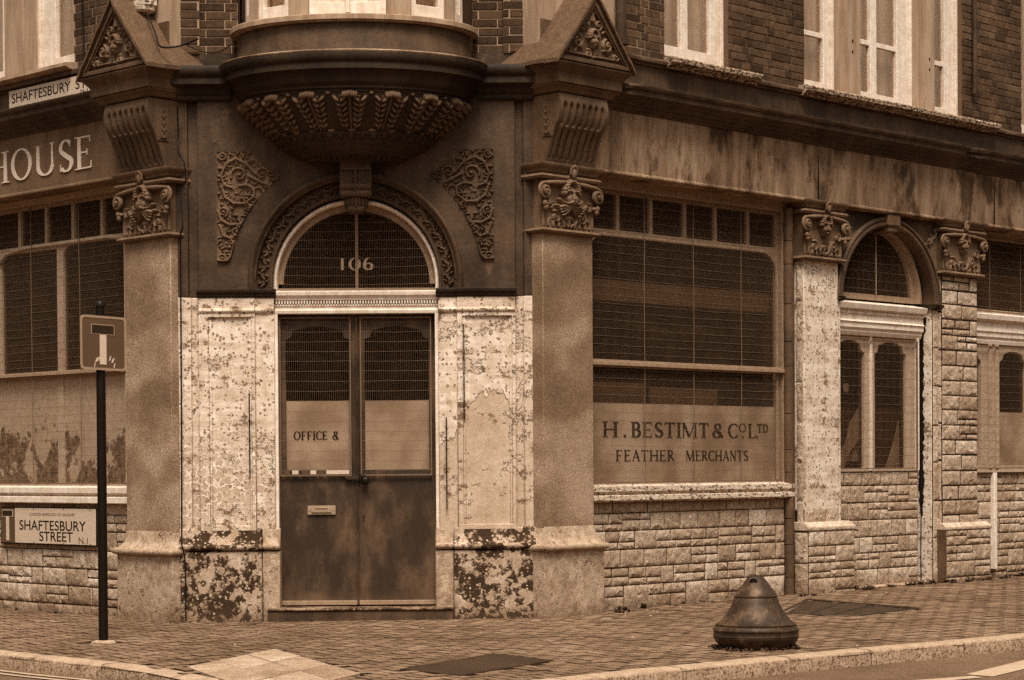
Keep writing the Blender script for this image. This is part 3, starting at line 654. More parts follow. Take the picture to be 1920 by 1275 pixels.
def capital(F, s0, s1, za, zb, parent, kind='beard', seed=1, dd=0.):
    """carved block with a face, volutes and beads under a roll-moulded abacus"""
    w_ = s1-s0; h = zb-za; c = (s0+s1)/2; o = sub('capital', parent)
    m = MB(F); m.box(s0+.012, s1-.012, -.2, dd+.002, za+.03, zb)
    ringmould(m, s0+.01, s1-.01, -.2, [(dd+.005, za), (dd+.045, za+.008), (dd+.055, za+.022), (dd+.045, za+.038), (dd+.01, za+.048)])
    ringmould(m, s0, s1, -.2, [(dd+.02, zb-.075), (dd+.05, zb-.07), (dd+.062, zb-.05), (dd+.05, zb-.03), (dd+.02, zb-.025)])
    ringmould(m, s0+.015, s1-.015, -.2, [(dd+.03, zb-.02), (dd+.045, zb-.005), (dd+.045, zb+.01), (dd+.07, zb+.03), (dd+.085, zb+.05), (dd+.085, zb+.065)])
    m.build('abacus', 'carved_tan', o, smooth=40)
    r = Relief(w_+.02, h-.05, .0048); W_, H_ = r.w, r.h; x = W_/2
    r.line([(.02, .02), (.02, H_*.55)], .008, .008, .012, .012); r.line([(W_-.02, .02), (W_-.02, H_*.55)], .008, .008, .012, .012)
    if kind == 'beard': r.face(x, H_*.58, 1.45, True, .075)
    else: r.face(x, H_*.6, 1.25, False, .07)
    for q in (-1, 1):
        r.scroll(x+q*W_*.26, H_*.2, .055, radians(90), 1.3, q, .012, .03, False); r.scroll(x+q*W_*.36, H_*.42, .045, radians(60 if q > 0 else 120), 1.2, -q, .012, .03)
        r.line([(x+q*W_*.12, H_*.92), (x+q*W_*.25, H_*.86), (x+q*W_*.38, H_*.9), (x+q*W_*.49, H_*.93)], .02, .014, .05, .03)
        for j in range(5): r.leaf(x+q*W_*(.17+.06*j), H_*.88, radians(-90+q*20), .07, .011, .036, -q)
        r.line([(x+q*.03, .03), (x+q*W_*.12, H_*.1), (x+q*W_*.2, H_*.32), (x+q*W_*.3, H_*.3)], .012, .009, .03, .02)
        for j in range(4): r.leaf(x+q*W_*(.1+.1*j), .02, radians(90-q*25), .075, .012, .028, q)
    for j in range(3): r.dab(x+(j-1)*.035, H_*.93, .02, .06)
    r.leaf(x, H_*.16, radians(-60), .07, .014, .03, -1); r.leaf(x, H_*.16, radians(-120), .07, .014, .03, 1); r.blob(x, H_*.2, .05, .022, 0, .03)
    r.mesh(F, s0-.01, za+.048, dd+.003, None, False, None, 'mask_relief', 'carved_tan', o)
    m = MB(F)
    for q in (-1, 1):
        vs = c+q*(w_/2+.015); volute(m, vs, dd+.03, zb-.185, .072, q)
        m.tube([(c+q*.05, dd+.055, zb-.09), (c+q*w_*.3, dd+.05, zb-.1), (vs, dd+.045, zb-.112)], [.016, .022, .016], 7)
        for k, (a_, b_) in enumerate(((0, -.105), (-.012, -.14))): m.ell((vs+q*a_, dd+.045, zb-.185+b_), ((.026, 0, 0), (0, .026, 0), (0, 0, .028)))
        m.ell((vs-q*.035, dd+.04, zb-.185-.11), ((.03, 0, 0), (0, .022, 0), (0, 0, .02)))
    m.tube([(c-.03, dd+.07, zb-.02), (c-.035, dd+.08, zb+.03), (c, dd+.085, zb+.055), (c+.035, dd+.08, zb+.03), (c+.03, dd+.07, zb-.02)], .015, 6)
    m.ell((c, dd+.075, zb-.01), ((.032, 0, 0), (0, .025, 0), (0, 0, .05)))
    m.build('volute', 'carved_tan', o, smooth=60)
    return o
def bracket(F, s0, s1, z0, z1, parent):
    """fluted console: bulging above, hollow below"""
    o = sub('bracket', parent); nz, w_ = 46, s1-s0; prof = []
    for k in range(nz+1):
        t = k/nz; z = z1+(z0-z1)*t
        if t < .42: d = .205+.03*sin(pi*t/.42)-.02*(t/.42)
        else: u = (t-.42)/.58; d = .185-.135*(u**.75)
        prof.append((d, z))
    nx = 84; rows = []; s = 7; mg = .05
    for k, (d, z) in enumerate(prof):
        t = k/nz; row = []
        for i in range(nx+1):
            u = i/nx; dd = 0
            if mg < u < 1-mg:
                ph = ((u-mg)/(1-2*mg)*s) % 1; x = (ph-.5)*2
                if t < .5:
                    top = .12+.03*abs(x)**2*3; f_up = min(1, max(0, (t-top)/.03)); dn = min(1, max(0, (.47-.03*x*x-t)/.04))
                    if abs(x) < .72: dd = -.042*sqrt(1-(x/.72)**2)*f_up*dn
                elif t < .95: dd = (-.024 if abs(x) > .62 else .004)*min(1, (t-.5)/.06)*min(1, (.95-t)/.03)
            row.append((s0+w_*u, d+dd, z))
        rows.append(row)
    m = MB(F); m.grid(rows)
    for e, sd in ((0, s0), (1, s1)):
        q = [m.vt(sd, d, z) for d, z in prof]; q.append(m.vt(sd, -.12, z0)); q.append(m.vt(sd, -.12, z1)); m.fc(*q)
    for k in range(s-1):
        u = mg+(1-2*mg)*(k+1)/s; m.ell((s0+w_*u, .19, z1-(z1-z0)*.49), ((.011, 0, 0), (0, .012, 0), (0, 0, .014)), 6, 4)
    m.build('console', 'trim_tan', o, smooth=50)
    for sd, q in ((s0, -1), (s1, 1)):
        m = MB(Fr(F.P(sd, 0, 0)[:2], F.n, tuple(q*x for x in F.t)))
        m.box(.01, .13, 0, .008, z1-.36, z1-.06); m.box(.03, .11, .006, .014, z1-.34, z1-.08)
        for k in range(4): m.tube([(.07+.025*cos(a_), .014, z1-.13-.06*k+.025*sin(a_)) for a_ in [radians(j*40*q) for j in range(8)]], .008, 5)
        m.build('side_scroll', 'trim_tan', o, smooth=50)
    return o
def gable(F, s0, s1, zb, za, dfront, parent, back=-1.1):
    """triangular gablet with a carved tympanum and a long pitched stone roof running back into the wall"""
    o = sub('gable', parent); c = (s0+s1)/2; rise = za-zb; hw = (s1-s0)/2; m = MB(F)
    m.vext([(s0+.03, back), (s1-.03, back), (s1-.03, dfront-.03), (s0+.03, dfront-.03)], zb-.02, zb+.03)
    def tri(k): return [(s0+k*1.75, zb+k), (s1-k*1.75, zb+k), (c, za-k*2.)]
    A_ = tri(0); I_ = tri(.032)
    m.plate(A_, [I_], dfront-.05, dfront)
    I2 = tri(.045); m.plate(tri(.031), [I2], dfront-.06, dfront-.016); m.plate(I2, [], dfront-.09, dfront-.05)
    m.build('pediment', 'trim_tan', o, smooth=30, bevel=.005)
    wi = (s1-s0)-.15; hi = rise-.115; r = Relief(wi, hi, .0048); x = wi/2
    r.face(x, hi*.36, .95, False, .055)
    for q in (-1, 1):
        r.scroll(x+q*.19, hi*.30, .06, radians(110 if q > 0 else 70), 1.4, q, .014, .035); r.scroll(x+q*.30, hi*.13, .045, radians(90), 1.3, -q, .013, .03)
        r.scroll(x+q*.075, hi*.66, .045, radians(-90), 1.3, q, .013, .034); r.scroll(x+q*.055, hi*.1, .035, radians(90), 1.3, q, .012, .03, False)
        r.line([(x+q*.02, hi*.05), (x+q*.15, .03), (x+q*.28, .03), (x+q*.37, .02)], .014, .008, .03, .018)
        r.leaf(x+q*.12, hi*.52, radians(90-q*40), .12, .015, .034, -q); r.leaf(x+q*.14, hi*.2, radians(90-q*70), .1, .014, .03, -q)
        r.leaf(x+q*.02, hi*.72, radians(90-q*15), .09, .013, .03, q)
    r.leaf(x, hi*.72, radians(90), .11, .016, .04, 0)
    r.mesh(F, s0+.075, zb+.05, dfront-.052, [(0, 0), (wi, 0), (wi/2, hi)], False, None, 'carved_tympanum', 'carved_tan', o)
    m = MB(F); t = .035
    for q in (-1, 1):
        e = (s0 if q < 0 else s1)+q*.03; nb, nd = 14, 20; rows = []
        for j in range(nb+1):
            v = j/nb; row = []
            for i in range(nd+1):
                u = i/nd; dd = dfront+.025+(back-dfront)*u; rg = random.uniform(-.006, .006)
                row.append((c+(e-c)*v, dd, za+.05-(rise+.045)*v+rg+.02*sin(u*9)*.3))
            rows.append(row)
        m.grid(rows); lo = [[(p[0], p[1], p[2]-t) for p in r_] for r_ in rows]; m.grid([[r_[0] for r_ in rows], [r_[0] for r_ in lo]]); m.grid([rows[-1], lo[-1]]); m.grid([lo[0], lo[-1]])
    m.build('gable_roof', 'roof_slate', o, smooth=20)
    return o
def entablature(F, s0, s1, parent, zt):
    """stacked mouldings between bracket and gable; zt is the top"""
    m = MB(F); bk = -.25
    ringmould(m, s0, s1, bk, [(.20, zt-.235), (.215, zt-.225), (.225, zt-.20), (.25, zt-.18), (.255, zt-.165)], .19)
    ringmould(m, s0, s1, bk, [(.27, zt-.163), (.275, zt-.08), (.28, zt-.078), (.285, zt-.07), (.31, zt-.04), (.335, zt-.015), (.34, zt)], .2)
    return m.build('entablature', 'trim_tan', parent, smooth=30, bevel=.003)
def column(F, s0, s1, zo, kind, label):
    o = sub('column', B, label)
    m = MB(F); m.box(s0, s1, -.22, 0, .77+zo, 3.35+zo); m.build('shaft', 'granite', o, bevel=.008)
    m = MB(F); m.box(s0-.065, s1+.065, -.24, .06, Z0, .575+zo)
    ringmould(m, s0+.005, s1-.005, -.24, [(.058, .574+zo)]+[(p, q) for p, q in torus_pts(.075, .582+zo, .64+zo, .03)]+[(.06, .642+zo), (.04, .665+zo), (.015, .70+zo), (.01, .76+zo), (0.002, .79+zo)])
    m.build('plinth', 'plinth_clean', o, smooth=35, bevel=.012)
    capital(F, s0, s1, 3.345+zo, 3.885+zo, o, kind)
    bracket(F, s0-.0, s1-.03, 3.955+zo, 4.53+zo, o)
    entablature(F, s0-.0, s1+.03, o, 4.78+zo-.005)
    gable(F, s0-.135, s1+.165, 4.79+zo, 5.37+zo, .33, o)
    m = MB(F); m.box(s0+.02, s1-.02, -.2, -.02, 3.93+zo, 5.2); m.build('backing', 'trim_tan', o)
    return o
column(R, .01, .655, 0, 'beard', 'granite-faced column between the arched entrance and the lettered window')
column(L, -.01, .67, -.02, 'beard', 'granite-faced column behind the dead-end sign')

# ---------------------------------------------------------------- entrance bay (frame C)
SL, SR, CX = -1.51, 1.575, .02                        # ends and centre line of the bay
AZ = 2.955                                            # springing of the arch
def arcpts(cx, cz, r, a0, a1, n=40): return [(cx+r*cos(radians(a0+(a1-a0)*k/n)), cz+r*sin(radians(a0+(a1-a0)*k/n))) for k in range(n+1)]
m = MB(C)
out = [(-1.345, 2.86), (CX-.885, 2.86)]+arcpts(CX, AZ, .885, 180, 0)+[(CX+.885, 2.86), (1.41, 2.86), (1.41, 4.75), (-1.345, 4.75)]
m.plate(out, [], -.3, 0)
m.box(SL-.03, -1.435, -.3, -.02, 2.81, 4.75); m.box(-1.435, -1.345, -.3, -.055, 2.81, 4.75)
m.box(1.41, 1.485, -.3, -.055, 2.81, 4.75); m.box(1.485, SR+.03, -.3, -.02, 2.81, 4.75)
pbuild(m, 'spandrel_wall', 'dark_stucco', bevel=.004)
m = MB(C)                                              # frieze band mouldings high under the cornice
for a0, a1 in ((SL, -1.05), (1.1, SR)):
    m = MB(C); m.ext([(-.01, 4.50), (.02, 4.505), (.03, 4.52), (.03, 4.545), (.05, 4.56), (.06, 4.58), (-.01, 4.58)], a0, a1)
    pbuild(m, 'picture_rail', 'dark_trim')
# arch mouldings
A_ = sub('arch')
m = MB(C); m.arc(CX, AZ, [(.935, 0), (.935, .02), (.925, .05), (.905, .065), (.885, .05), (.878, .03), (.866, .03), (.858, .015), (.858, -.1), (.935, -.1)], 0, 180, 64)
for q in (-1, 1): m.vext([(CX+q*.935, -.1), (CX+q*.935, .02), (CX+q*.925, .05), (CX+q*.905, .065), (CX+q*.885, .05), (CX+q*.878, .03), (CX+q*.858, .015), (CX+q*.858, -.1)], 2.87, AZ)
m.arc(CX, AZ, [(.752, -.03), (.742, -.01), (.728, -.012), (.72, -.05), (.715, -.2), (.752, -.2)], 0, 180, 64)
for q in (-1, 1): m.vext([(CX+q*.752, -.2), (CX+q*.752, -.03), (CX+q*.742, -.01), (CX+q*.728, -.012), (CX+q*.715, -.2)], 2.87, AZ)
m.build('arch_moulding', 'dark_stucco', A_, smooth=40)
Rr = Relief(.115, pi*.805+.18, .0052); Lh = Rr.h; y = .03; k = 0
while y < Lh-.04:                                      # laurel-like carving along the band
    q = 1 if k % 2 else -1
    Rr.leaf(.0575-q*.012, y, radians(90-q*50), .07, .016, .03, q*.6); Rr.leaf(.0575+q*.01, y+.02, radians(90+q*45), .055, .013, .026, -q)
    Rr.dab(.0575+q*.03, y+.045, .014, .034); Rr.blob(.0575-q*.026, y+.03, .02, .011, q*.6, .03); y += .066; k += 1
Rr.H += np.random.RandomState(5).normal(0, .0015, Rr.H.shape)
m = MB(C); idx = []
for j in range(Rr.ny):
    row = []
    yy = Rr.Y[j, 0]
    for i in range(Rr.nx):
        rr = .75+Rr.X[j, i]
        if yy < .09: p = (CX-rr, AZ-.09+yy)
        elif yy > Lh-.09: p = (CX+rr, AZ-(yy-(Lh-.09)))
        else: t = pi-(yy-.09)/(Lh-.18)*pi; p = (CX+rr*cos(t), AZ+rr*sin(t))
        row.append((p[0], -.035+Rr.H[j, i], p[1]))
    idx.append(row)
m.grid(idx); m.build('carved_band', 'carved_dark', A_, smooth=60)
# keystone
Kq = sub('keystone'); m = MB(C)
m.vext([(CX-.13, -.1), (CX+.16, -.1), (CX+.15, .17), (CX-.12, .17)], 3.66, 3.93); m.box(CX-.115, CX+.145, -.1, .19, 3.875, 3.95)
m.box(CX-.13, CX+.16, .0, .21, 3.945, 3.975)
for k in range(-3, 4): m.tube([(CX+.015+k*.036, .175, 3.87), (CX+.015+k*.036, .18, 3.78), (CX+.015+k*.034, .175, 3.70)], .009 if k else .016, 6)
m.tube([(CX-.12, .165, 3.74), (CX+.15, .165, 3.74)], .03, 10); m.tube([(CX-.11, .15, 3.68), (CX+.14, .15, 3.68)], .035, 10)
for z in (3.86, 3.82, 3.78): m.ell((CX+.015, .19, z), ((.022, 0, 0), (0, .014, 0), (0, 0, .017)))
m.build('voussoir', 'carved_dark', Kq, smooth=40, bevel=.004)
m = MB(C)
for k in range(-3, 4): m.ell((CX+.015+k*.028, .13-.012*abs(k), 3.60+.008*abs(k)), ((.02, 0, .006*k), (0, .05, 0), (-.004*k, 0, .07)), 8, 6)
m.ell((CX+.015, .1, 3.55), ((.09, 0, 0), (0, .06, 0), (0, 0, .05)), 12, 8); m.build('shell_boss', 'carved_dark', Kq, smooth=60)
# spandrel carvings
SPX, SPZ, K_ = -1.185, 4.075, 1055.
poly0 = [(0, .955), (.005, .957), (.295, .957)]
r0 = Relief(.60, .962, .0047)
def sp(X, Y): return ((X-118)/K_, .962-(Y-165)/K_)
cpx = CX-SPX; cpz = AZ-(SPZ-.962)
ap = [(cpx+1.095*cos(radians(t)), cpz+1.095*sin(radians(t))) for t in np.linspace(125.5, 171.5, 24)]
poly = [(.004, .003), (.004, .957), (.300, .957), (.36, .89), (.45, .81), (.565, .745)]+[p for p in ap if p[0] < .56 and p[1] > .003]+[(ap[-1][0]-.005, .003)]
for X, Y, Rr_, a0, tn, dr in ((330, 390, 78, 200, 1.2, -1), (540, 380, 60, 20, 1.2, 1), (180, 728, 46, -60, 1.5, 1), (300, 905, 50, 80, 1.5, -1), (180, 215, 40, 200, 1.3, 1), (620, 370, 44, 100, 1.3, -1), (430, 185, 20, 90, 1, 1), (165, 1145, 40, -60, 1.3, 1)):
    x, y = sp(X, Y); r0.scroll(x, y, Rr_/K_, radians(a0), tn, dr, .012, .027, Rr_ > 45)
def spl(pts, r0_, r1_, h0, h1):
    P_ = [sp(*p) for p in pts]; r0.line(P_, r0_, r1_, h0, h1); return P_
for pts in ([(480, 380), (400, 290), (300, 240), (210, 290), (165, 400), (190, 480), (260, 505)], [(170, 500), (200, 590), (280, 650), (380, 650), (460, 590), (470, 520), (400, 480), (330, 490)],
            [(135, 720), (160, 800), (240, 845), (340, 840), (400, 780), (440, 690), (400, 640)], [(150, 850), (180, 940), (250, 970), (290, 930)], [(130, 1165), (200, 1185), (250, 1130), (280, 1020), (240, 960)],
            [(420, 400), (500, 440), (580, 480)], [(560, 300), (660, 350), (690, 430)]):
    P_ = spl(pts, .016, .010, .026, .026)
    for i in range(1, len(P_)-1):
        t = atan2(P_[i+1][1]-P_[i-1][1], P_[i+1][0]-P_[i-1][0])
        r0.leaf(P_[i][0], P_[i][1], t+1.0, .055, .011, .026, 1); r0.leaf(P_[i][0], P_[i][1], t-1.0, .05, .010, .025, -1)
        r0.leaf(P_[i][0]+cos(t)*.02, P_[i][1]+sin(t)*.02, t+.7, .045, .009, .024, 1)
for X, Y in ((150, 330), (145, 440), (145, 560), (170, 660), (265, 700), (300, 760), (400, 605), (350, 605), (520, 510), (570, 500), (640, 440), (150, 990), (170, 1060), (240, 1050), (210, 1090), (240, 905), (250, 200), (320, 190), (370, 230), (460, 260)):
    x, y = sp(X, Y); r0.dab(x, y, .013, .03); r0.leaf(x, y, random.uniform(0, 6.28), .035, .009, .025, random.choice((-1, 1)))
r0.line([(.006, .006), (.006, .952), (.298, .952)], .007, .007, .012, .012)
random.seed(77)
for k in range(150):
    x, y = random.uniform(.02, .55), random.uniform(.02, .93); t = random.uniform(0, 6.28); r0.leaf(x, y, t, random.uniform(.03, .06), random.uniform(.007, .011), random.uniform(.011, .019), random.choice((-1.2, 1.2)))
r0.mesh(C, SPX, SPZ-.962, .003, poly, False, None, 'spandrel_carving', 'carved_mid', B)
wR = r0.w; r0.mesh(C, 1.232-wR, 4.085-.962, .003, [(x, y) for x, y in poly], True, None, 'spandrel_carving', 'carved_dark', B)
# impost moulding
m = MB(C); ip = [(-.05, 2.80), (.025, 2.80), (.035, 2.815), (.035, 2.83), (.055, 2.845), (.06, 2.868), (.05, 2.875), (-.05, 2.875)]
m.ext(ip, -1.36, -.86); m.ext([(d-.03, z) for d, z in ip], -.86, -.675); pbuild(m, 'impost', 'dark_trim', bevel=.002); m = MB(C); m.ext(ip, .90, 1.42); m.ext([(d-.03, z) for d, z in ip], .715, .90)
pbuild(m, 'impost', 'dark_trim', bevel=.002)
# flaking pilasters
def pilaster(a, b, inner, sgn, mat):
    """broad panelled pilaster a..b, narrow jamb pilaster from b to inner"""
    o = sub('pilaster'); m = MB(C); lo, hi = sorted((a, b)); st = .035
    pa = [(lo, .70), (hi, .70), (hi, 2.80), (lo, 2.80)]; e0, e1 = lo+.085, hi-.03
    if sgn > 0: e0, e1 = lo+.045, hi-.03
    m.plate(pa, [[(e0, .82), (e0, 2.63), (e1, 2.63), (e1, .82)]], -.1, .018); m.box(e0-.01, e1+.01, -.1, -.006, .8, 2.65)
    for q in (e0+.012, e1-.012): m.box(q-.012, q+.012, -.02, .004, .822, 2.628)
    m.ext([(0, 2.665), (.026, 2.668), (.036, 2.685), (.03, 2.70), (.018, 2.71), (0, 2.71)], lo, hi)
    m.build('panel', mat, o, smooth=30, bevel=.006)
    lo, hi = sorted((b, inner)); m = MB(C); m.box(lo, hi, -.24, -.015, .70, 2.80); m.ext([(-.02, 2.665), (0, 2.668), (.012, 2.69), (0, 2.71), (-.02, 2.71)], lo, hi)
    q = inner; m.box(min(q, q-sgn*.0)-.0, q+.0001, -.2, -.02, .8, 2.6) if False else None
    m.build('jamb', 'peel_side' if sgn > 0 else 'peel_left', o, smooth=30, bevel=.006)
    m = MB(C); s_ = SL if sgn < 0 else SR; e_ = a; lo, hi = sorted((s_-.0 if sgn < 0 else s_, e_)); mid = (lo+hi)/2
    m.box(lo-.03, hi+.03, -.3, -.055, .70, 2.805)
    if sgn < 0: m.box(lo-.03, mid+.01, -.3, -.02, .70, 2.805)
    else: m.box(mid-.01, hi+.03, -.3, -.02, .70, 2.805)
    m.build('return_strip', mat, o, smooth=30, bevel=.006)
pilaster(-1.345, -.86, -.695, -1, 'peel_left'); pilaster(1.405, .90, .735, 1, 'peel_right')
for s_, za, zb_ in ((-.917, 1.24, 1.97), (.952, 1.72, 2.56), (.795, .95, 1.75)):  # dark strips: slot at left, painted shadow line at the right panel's edge
    m = MB(C); m.box(s_, s_+.009, -.02, .0195 if s_ < .9 and s_ > 0 else .0195, za, zb_); pbuild(m, 'slot_shade_line', 'interior_dark')
# plinth of the bay
def cplinth(a, b, dj, mat, top=.605):
    m = MB(C); m.box(a, b, -.3, dj, Z0, top-.01)
    m.ext([(-.1, top-.012)]+[(dj-.005+p, q) for p, q in torus_pts(.0, top, top+.055, .032)]+[(dj-.01, top+.058), (dj-.035, top+.1), (dj-.045, top+.16), (dj-.05, top+.19), (-.1, top+.19)], a, b)
    pbuild(m, 'plinth', mat, smooth=35, bevel=.014)
cplinth(SL-.02, -.81, .065, 'plinth_mould'); cplinth(-.808, -.655, .03, 'plinth_clean'); cplinth(.858, SR+.0, .065, 'plinth_mould'); cplinth(.698, .856, .03, 'plinth_clean')
# step
m = MB(C); m.box(-.76, .845, -.35, .105, Z0, .078); m.cur = 1; m.box(-.765, .85, -.35, .118, .078, .10); pbuild(m, 'step', ['dark_stucco', 'step_stone'], bevel=.008)
# door case
D = sub('entrance_door'); m = MB(C)
for q in (-.697, .704): m.box(q, q+.03, -.16, -.045, .1 if 0 else .72, 2.66)
m.box(-.70, .74, -.24, -.07, 2.66, 2.858)
m.ext([(-.07, 2.66), (-.045, 2.662), (-.04, 2.69), (-.055, 2.70), (-.055, 2.722), (-.045, 2.728), (-.045, 2.742), (-.07, 2.742)], -.69, .73)
m.ext([(-.07, 2.775), (-.035, 2.778), (-.03, 2.80), (-.012, 2.82), (-.008, 2.85), (-.05, 2.862), (-.07, 2.862)], -.69, .73)
for k in range(58): x = -.68+k*.0243; m.box(x, x+.013, -.07, -.035, 2.745, 2.772)
m.build('transom', 'white_frame', D, bevel=.002)
m = MB(C); m.arc(CX, 2.935, [(.722, -.2), (.722, -.07), (.712, -.06), (.695, -.06), (.688, -.075), (.688, -.2)], 0, 180, 64)
for q in (-1, 1): m.vext([(CX+q*.722, -.2), (CX+q*.722, -.07), (CX+q*.712, -.06), (CX+q*.695, -.06), (CX+q*.688, -.075), (CX+q*.688, -.2)], 2.862, 2.935)
m.build('fanlight_rim', 'white_frame', D, smooth=40)
m = MB(C); m.arc(CX, 2.925, [(.70, -.22), (.70, -.13), (.64, -.13), (.64, -.22)], 0, 180, 64); m.box(CX-.69, CX+.69, -.22, -.13, 2.86, 2.89)
m.box(CX-.012, CX+.012, -.2, -.165, 2.89, 3.56); m.build('fanlight_frame', 'tan_frame', D, smooth=40)
m = MB(C); m.plate([(CX-.66, 2.87)]+arcpts(CX, 2.925, .66, 180, 0)+[(CX+.66, 2.87)], [], -.185, -.180); m.build('fanlight_glass', 'glass', D)
m = MB(C); serif(m, '1', -.135, -.06, 3.052, 3.157, -.178, -.172, bold=1.1)
serif(m, '0', -.055, .075, 3.043, 3.165, -.178, -.172, bold=1.1); serif(m, '6', .075, .175, 3.048, 3.165, -.178, -.172, bold=1.15)
m.build('house_number', 'letter_tan', D, smooth=0)
def guard(F, s0, s1, z0, z1, d, parent, inside=None, pv=.0152, ph=.076, heavy=(), mat='wire', rv=.0008, rh=.0014, frame=.012):
    """welded mesh guard: close upright wires, wider cross wires, flat rim"""
    m = MB(F); x = s0+pv*.5
    while x < s1:
        a_, b_ = z0, z1
        if inside: q = inside(x); a_, b_ = (z0, q) if q else (0, 0)
        if b_ > a_: m.tube([(x, d, a_), (x, d, b_)], rv, 3, False)
        x += pv
    z = z0+ph*.6
    while z < z1:
        a_, b_ = s0, s1
        if inside:
            xs = [t for t in np.linspace(s0, s1, 120) if (inside(t) or 0) > z]
            if not xs: break
            a_, b_ = xs[0], xs[-1]
        n = max(2, int((b_-a_)/.25)); m.tube([(a_+(b_-a_)*k/n, d+.003+random.uniform(-.002, .002), z+random.uniform(-.003, .003)-.006*sin(pi*k/n)*(1+sin(z*5))) for k in range(n+1)], rh, 4, False)
        z += ph
    for hx in heavy: m.tube([(hx+random.uniform(-.006, .006), d+.006, z0+(z1-z0)*k/6) for k in range(7)], .0042, 5)
    if frame:
        for q in (s0, s1-frame): m.box(q, q+frame, d-.006, d+.008, z0, z1 if not inside else z0+.05)
        for q in ((z0, z1-frame) if not inside else (z0,)): m.box(s0+frame, s1-frame, d-.006, d+.008, q, q+frame)
    return m.build('wire_guard', mat, parent, smooth=0)
fan = lambda x: (2.925+sqrt(max(0, .665**2-(x-CX)**2))) if abs(x-CX) < .66 else None
guard(C, CX-.67, CX+.67, 2.88, 3.6, -.105, D, fan, heavy=(), frame=0)
# door leaves
def leaf_(a, b, side):
    o = sub('door_leaf', D); m = MB(C)
    m.box(a, b, -.20, -.135, .112, 1.262); m.cur = 1; m.box(a+.003, b-.003, -.135, -.115, .112, .152)
    m.build('lower_panel', ['door_paint', 'tan_frame'], o, bevel=.004)
    m = MB(C); st = .06; gi0, gi1 = a+st, b-st
    n = 16; arch_ = [(gi0, 2.44), (gi0+.05, 2.46), (gi0+.06, 2.5)]+[(gi0+.06+(gi1-gi0-.12)*k/n, 2.515+.04*sin(pi*k/n)) for k in range(n+1)]+[(gi1-.06, 2.5), (gi1-.05, 2.46), (gi1, 2.44)]
    m.plate([(a, 1.262), (b, 1.262), (b, 2.655), (a, 2.655)], [[(gi0, 1.30)]+arch_+[(gi1, 1.30)]], -.20, -.145)
    m.build('sash', 'door_paint', o, bevel=.004)
    m = MB(C); m.box(gi0-.01, gi1+.01, -.185, -.18, 1.29, 2.58); m.build('glass', 'glass', o)
    m = MB(C); m.box(gi0-.005, gi1+.005, -.178, -.172, 1.30, 1.905); m.build('frosted_pane', 'frosted', o)
    return o
l1 = leaf_(-.668, .008, 0); l2 = leaf_(.022, .704, 1)
m = MB(C); m.tube([(.015, -.128, .115), (.015, -.128, 2.64)], .012, 6); m.build('meeting_bead', 'door_paint', D)
m = MB(C); serif(m, 'OFFICE &', -.545, -.145, 1.565, 1.64, -.171, -.169, bold=1.15); m.build('lettering', 'letter_dark', l1, smooth=0)
guard(C, -.66, -.035, 1.245, 2.635, -.108, l1, pv=.0165, ph=.0865, mat='wire'); guard(C, .045, .67, 1.245, 2.635, -.108, l2, pv=.0165, ph=.0865, mat='wire')
m = MB(C); m.cur = 0
for k, (a_, b_, c_) in enumerate(((-.62, -.575, 0), (-.555, -.50, 1), (-.47, -.405, 0), (-.395, -.345, 1), (-.325, -.29, 0), (-.255, -.055, 1))): m.cur = c_; m.box(a_, b_, -.104+.0004*k, -.096, 1.262, 1.296)
m.build('torn_sticker', ['interior_mid', 'sign_white'], l1, smooth=0)
m = MB(C); m.box(-.425, -.18, -.137, -.118, .907, .985); m.box(-.392, -.213, -.118, -.108, .926, .966); m.box(-.36, -.245, -.108, -.102, .962, .968)
for q in (-.408, -.197): m.ell((q, -.117, .946), ((.007, 0, 0), (0, .005, 0), (0, 0, .009)))
m.build('letter_box', 'brass', l1, bevel=.004)
m = MB(C); m.box(-.075, .045, -.118, -.10, 1.213, 1.24); m.ell((-.075, -.105, 1.227), ((.02, 0, 0), (0, .008, 0), (0, 0, .02))); m.tube([(.02, -.10, 1.235), (.02, -.10, 1.20)], .01, 6)
m.build('hasp', 'cast_iron', l2, bevel=.002)
m = MB(C); m.ell((.085, -.085, 1.20), ((.034, 0, 0), (0, .02, 0), (0, 0, .038)), 14, 10)
m.tube([(.06+.03*cos(radians(t)), -.085, 1.225+.03*sin(radians(t))) for t in range(0, 200, 20)], .006, 6); m.build('padlock', 'post_black', l2, smooth=60)
m = MB(C); m.box(.053, .073, -.136, -.128, .857, .903); m.ell((.063, -.127, .885), ((.005, 0, 0), (0, .003, 0), (0, 0, .006))); m.build('keyhole_plate', 'cast_iron', l2, bevel=.002)

# ---------------------------------------------------------------- oriel
O_ = sub('oriel'); OX = .025
def oring(prof, name, mat, parent=O_, n=72, b=.735, smooth=40):
    m = MB(C); m.lathe(OX, 0, prof, n, -8, 188, 1., b); return m.build(name, mat, parent, smooth=smooth)
oring([(.99, 5.035), (1.04, 5.037), (1.045, 5.048), (1.075, 5.05), (1.077, 5.088), (1.072, 5.094), (.8, 5.13)], 'sill_ring', 'pale_render', smooth=25)
oring([(1.07, 4.79), (1.035, 4.80), (1.02, 4.86), (1.01, 4.95), (1.0, 5.035)], 'apron', 'apron_render')
oring([(.96, 4.455), (.975, 4.46), (.975, 4.475), (1.0, 4.49), (1.0, 4.505), (1.03, 4.53), (1.045, 4.545), (1.045, 4.56), (1.06, 4.60), (1.08, 4.625), (1.12, 4.632), (1.13, 4.635), (1.13, 4.69), (1.14, 4.695), (1.15, 4.70), (1.165, 4.73), (1.17, 4.765), (1.16, 4.785), (1.0, 4.81)], 'oriel_cornice', 'dark_trim')
oring([(1.10, 4.792), (1.165, 4.787), (1.176, 4.778), (1.17, 4.768)], 'worn_edge', 'trim_worn')
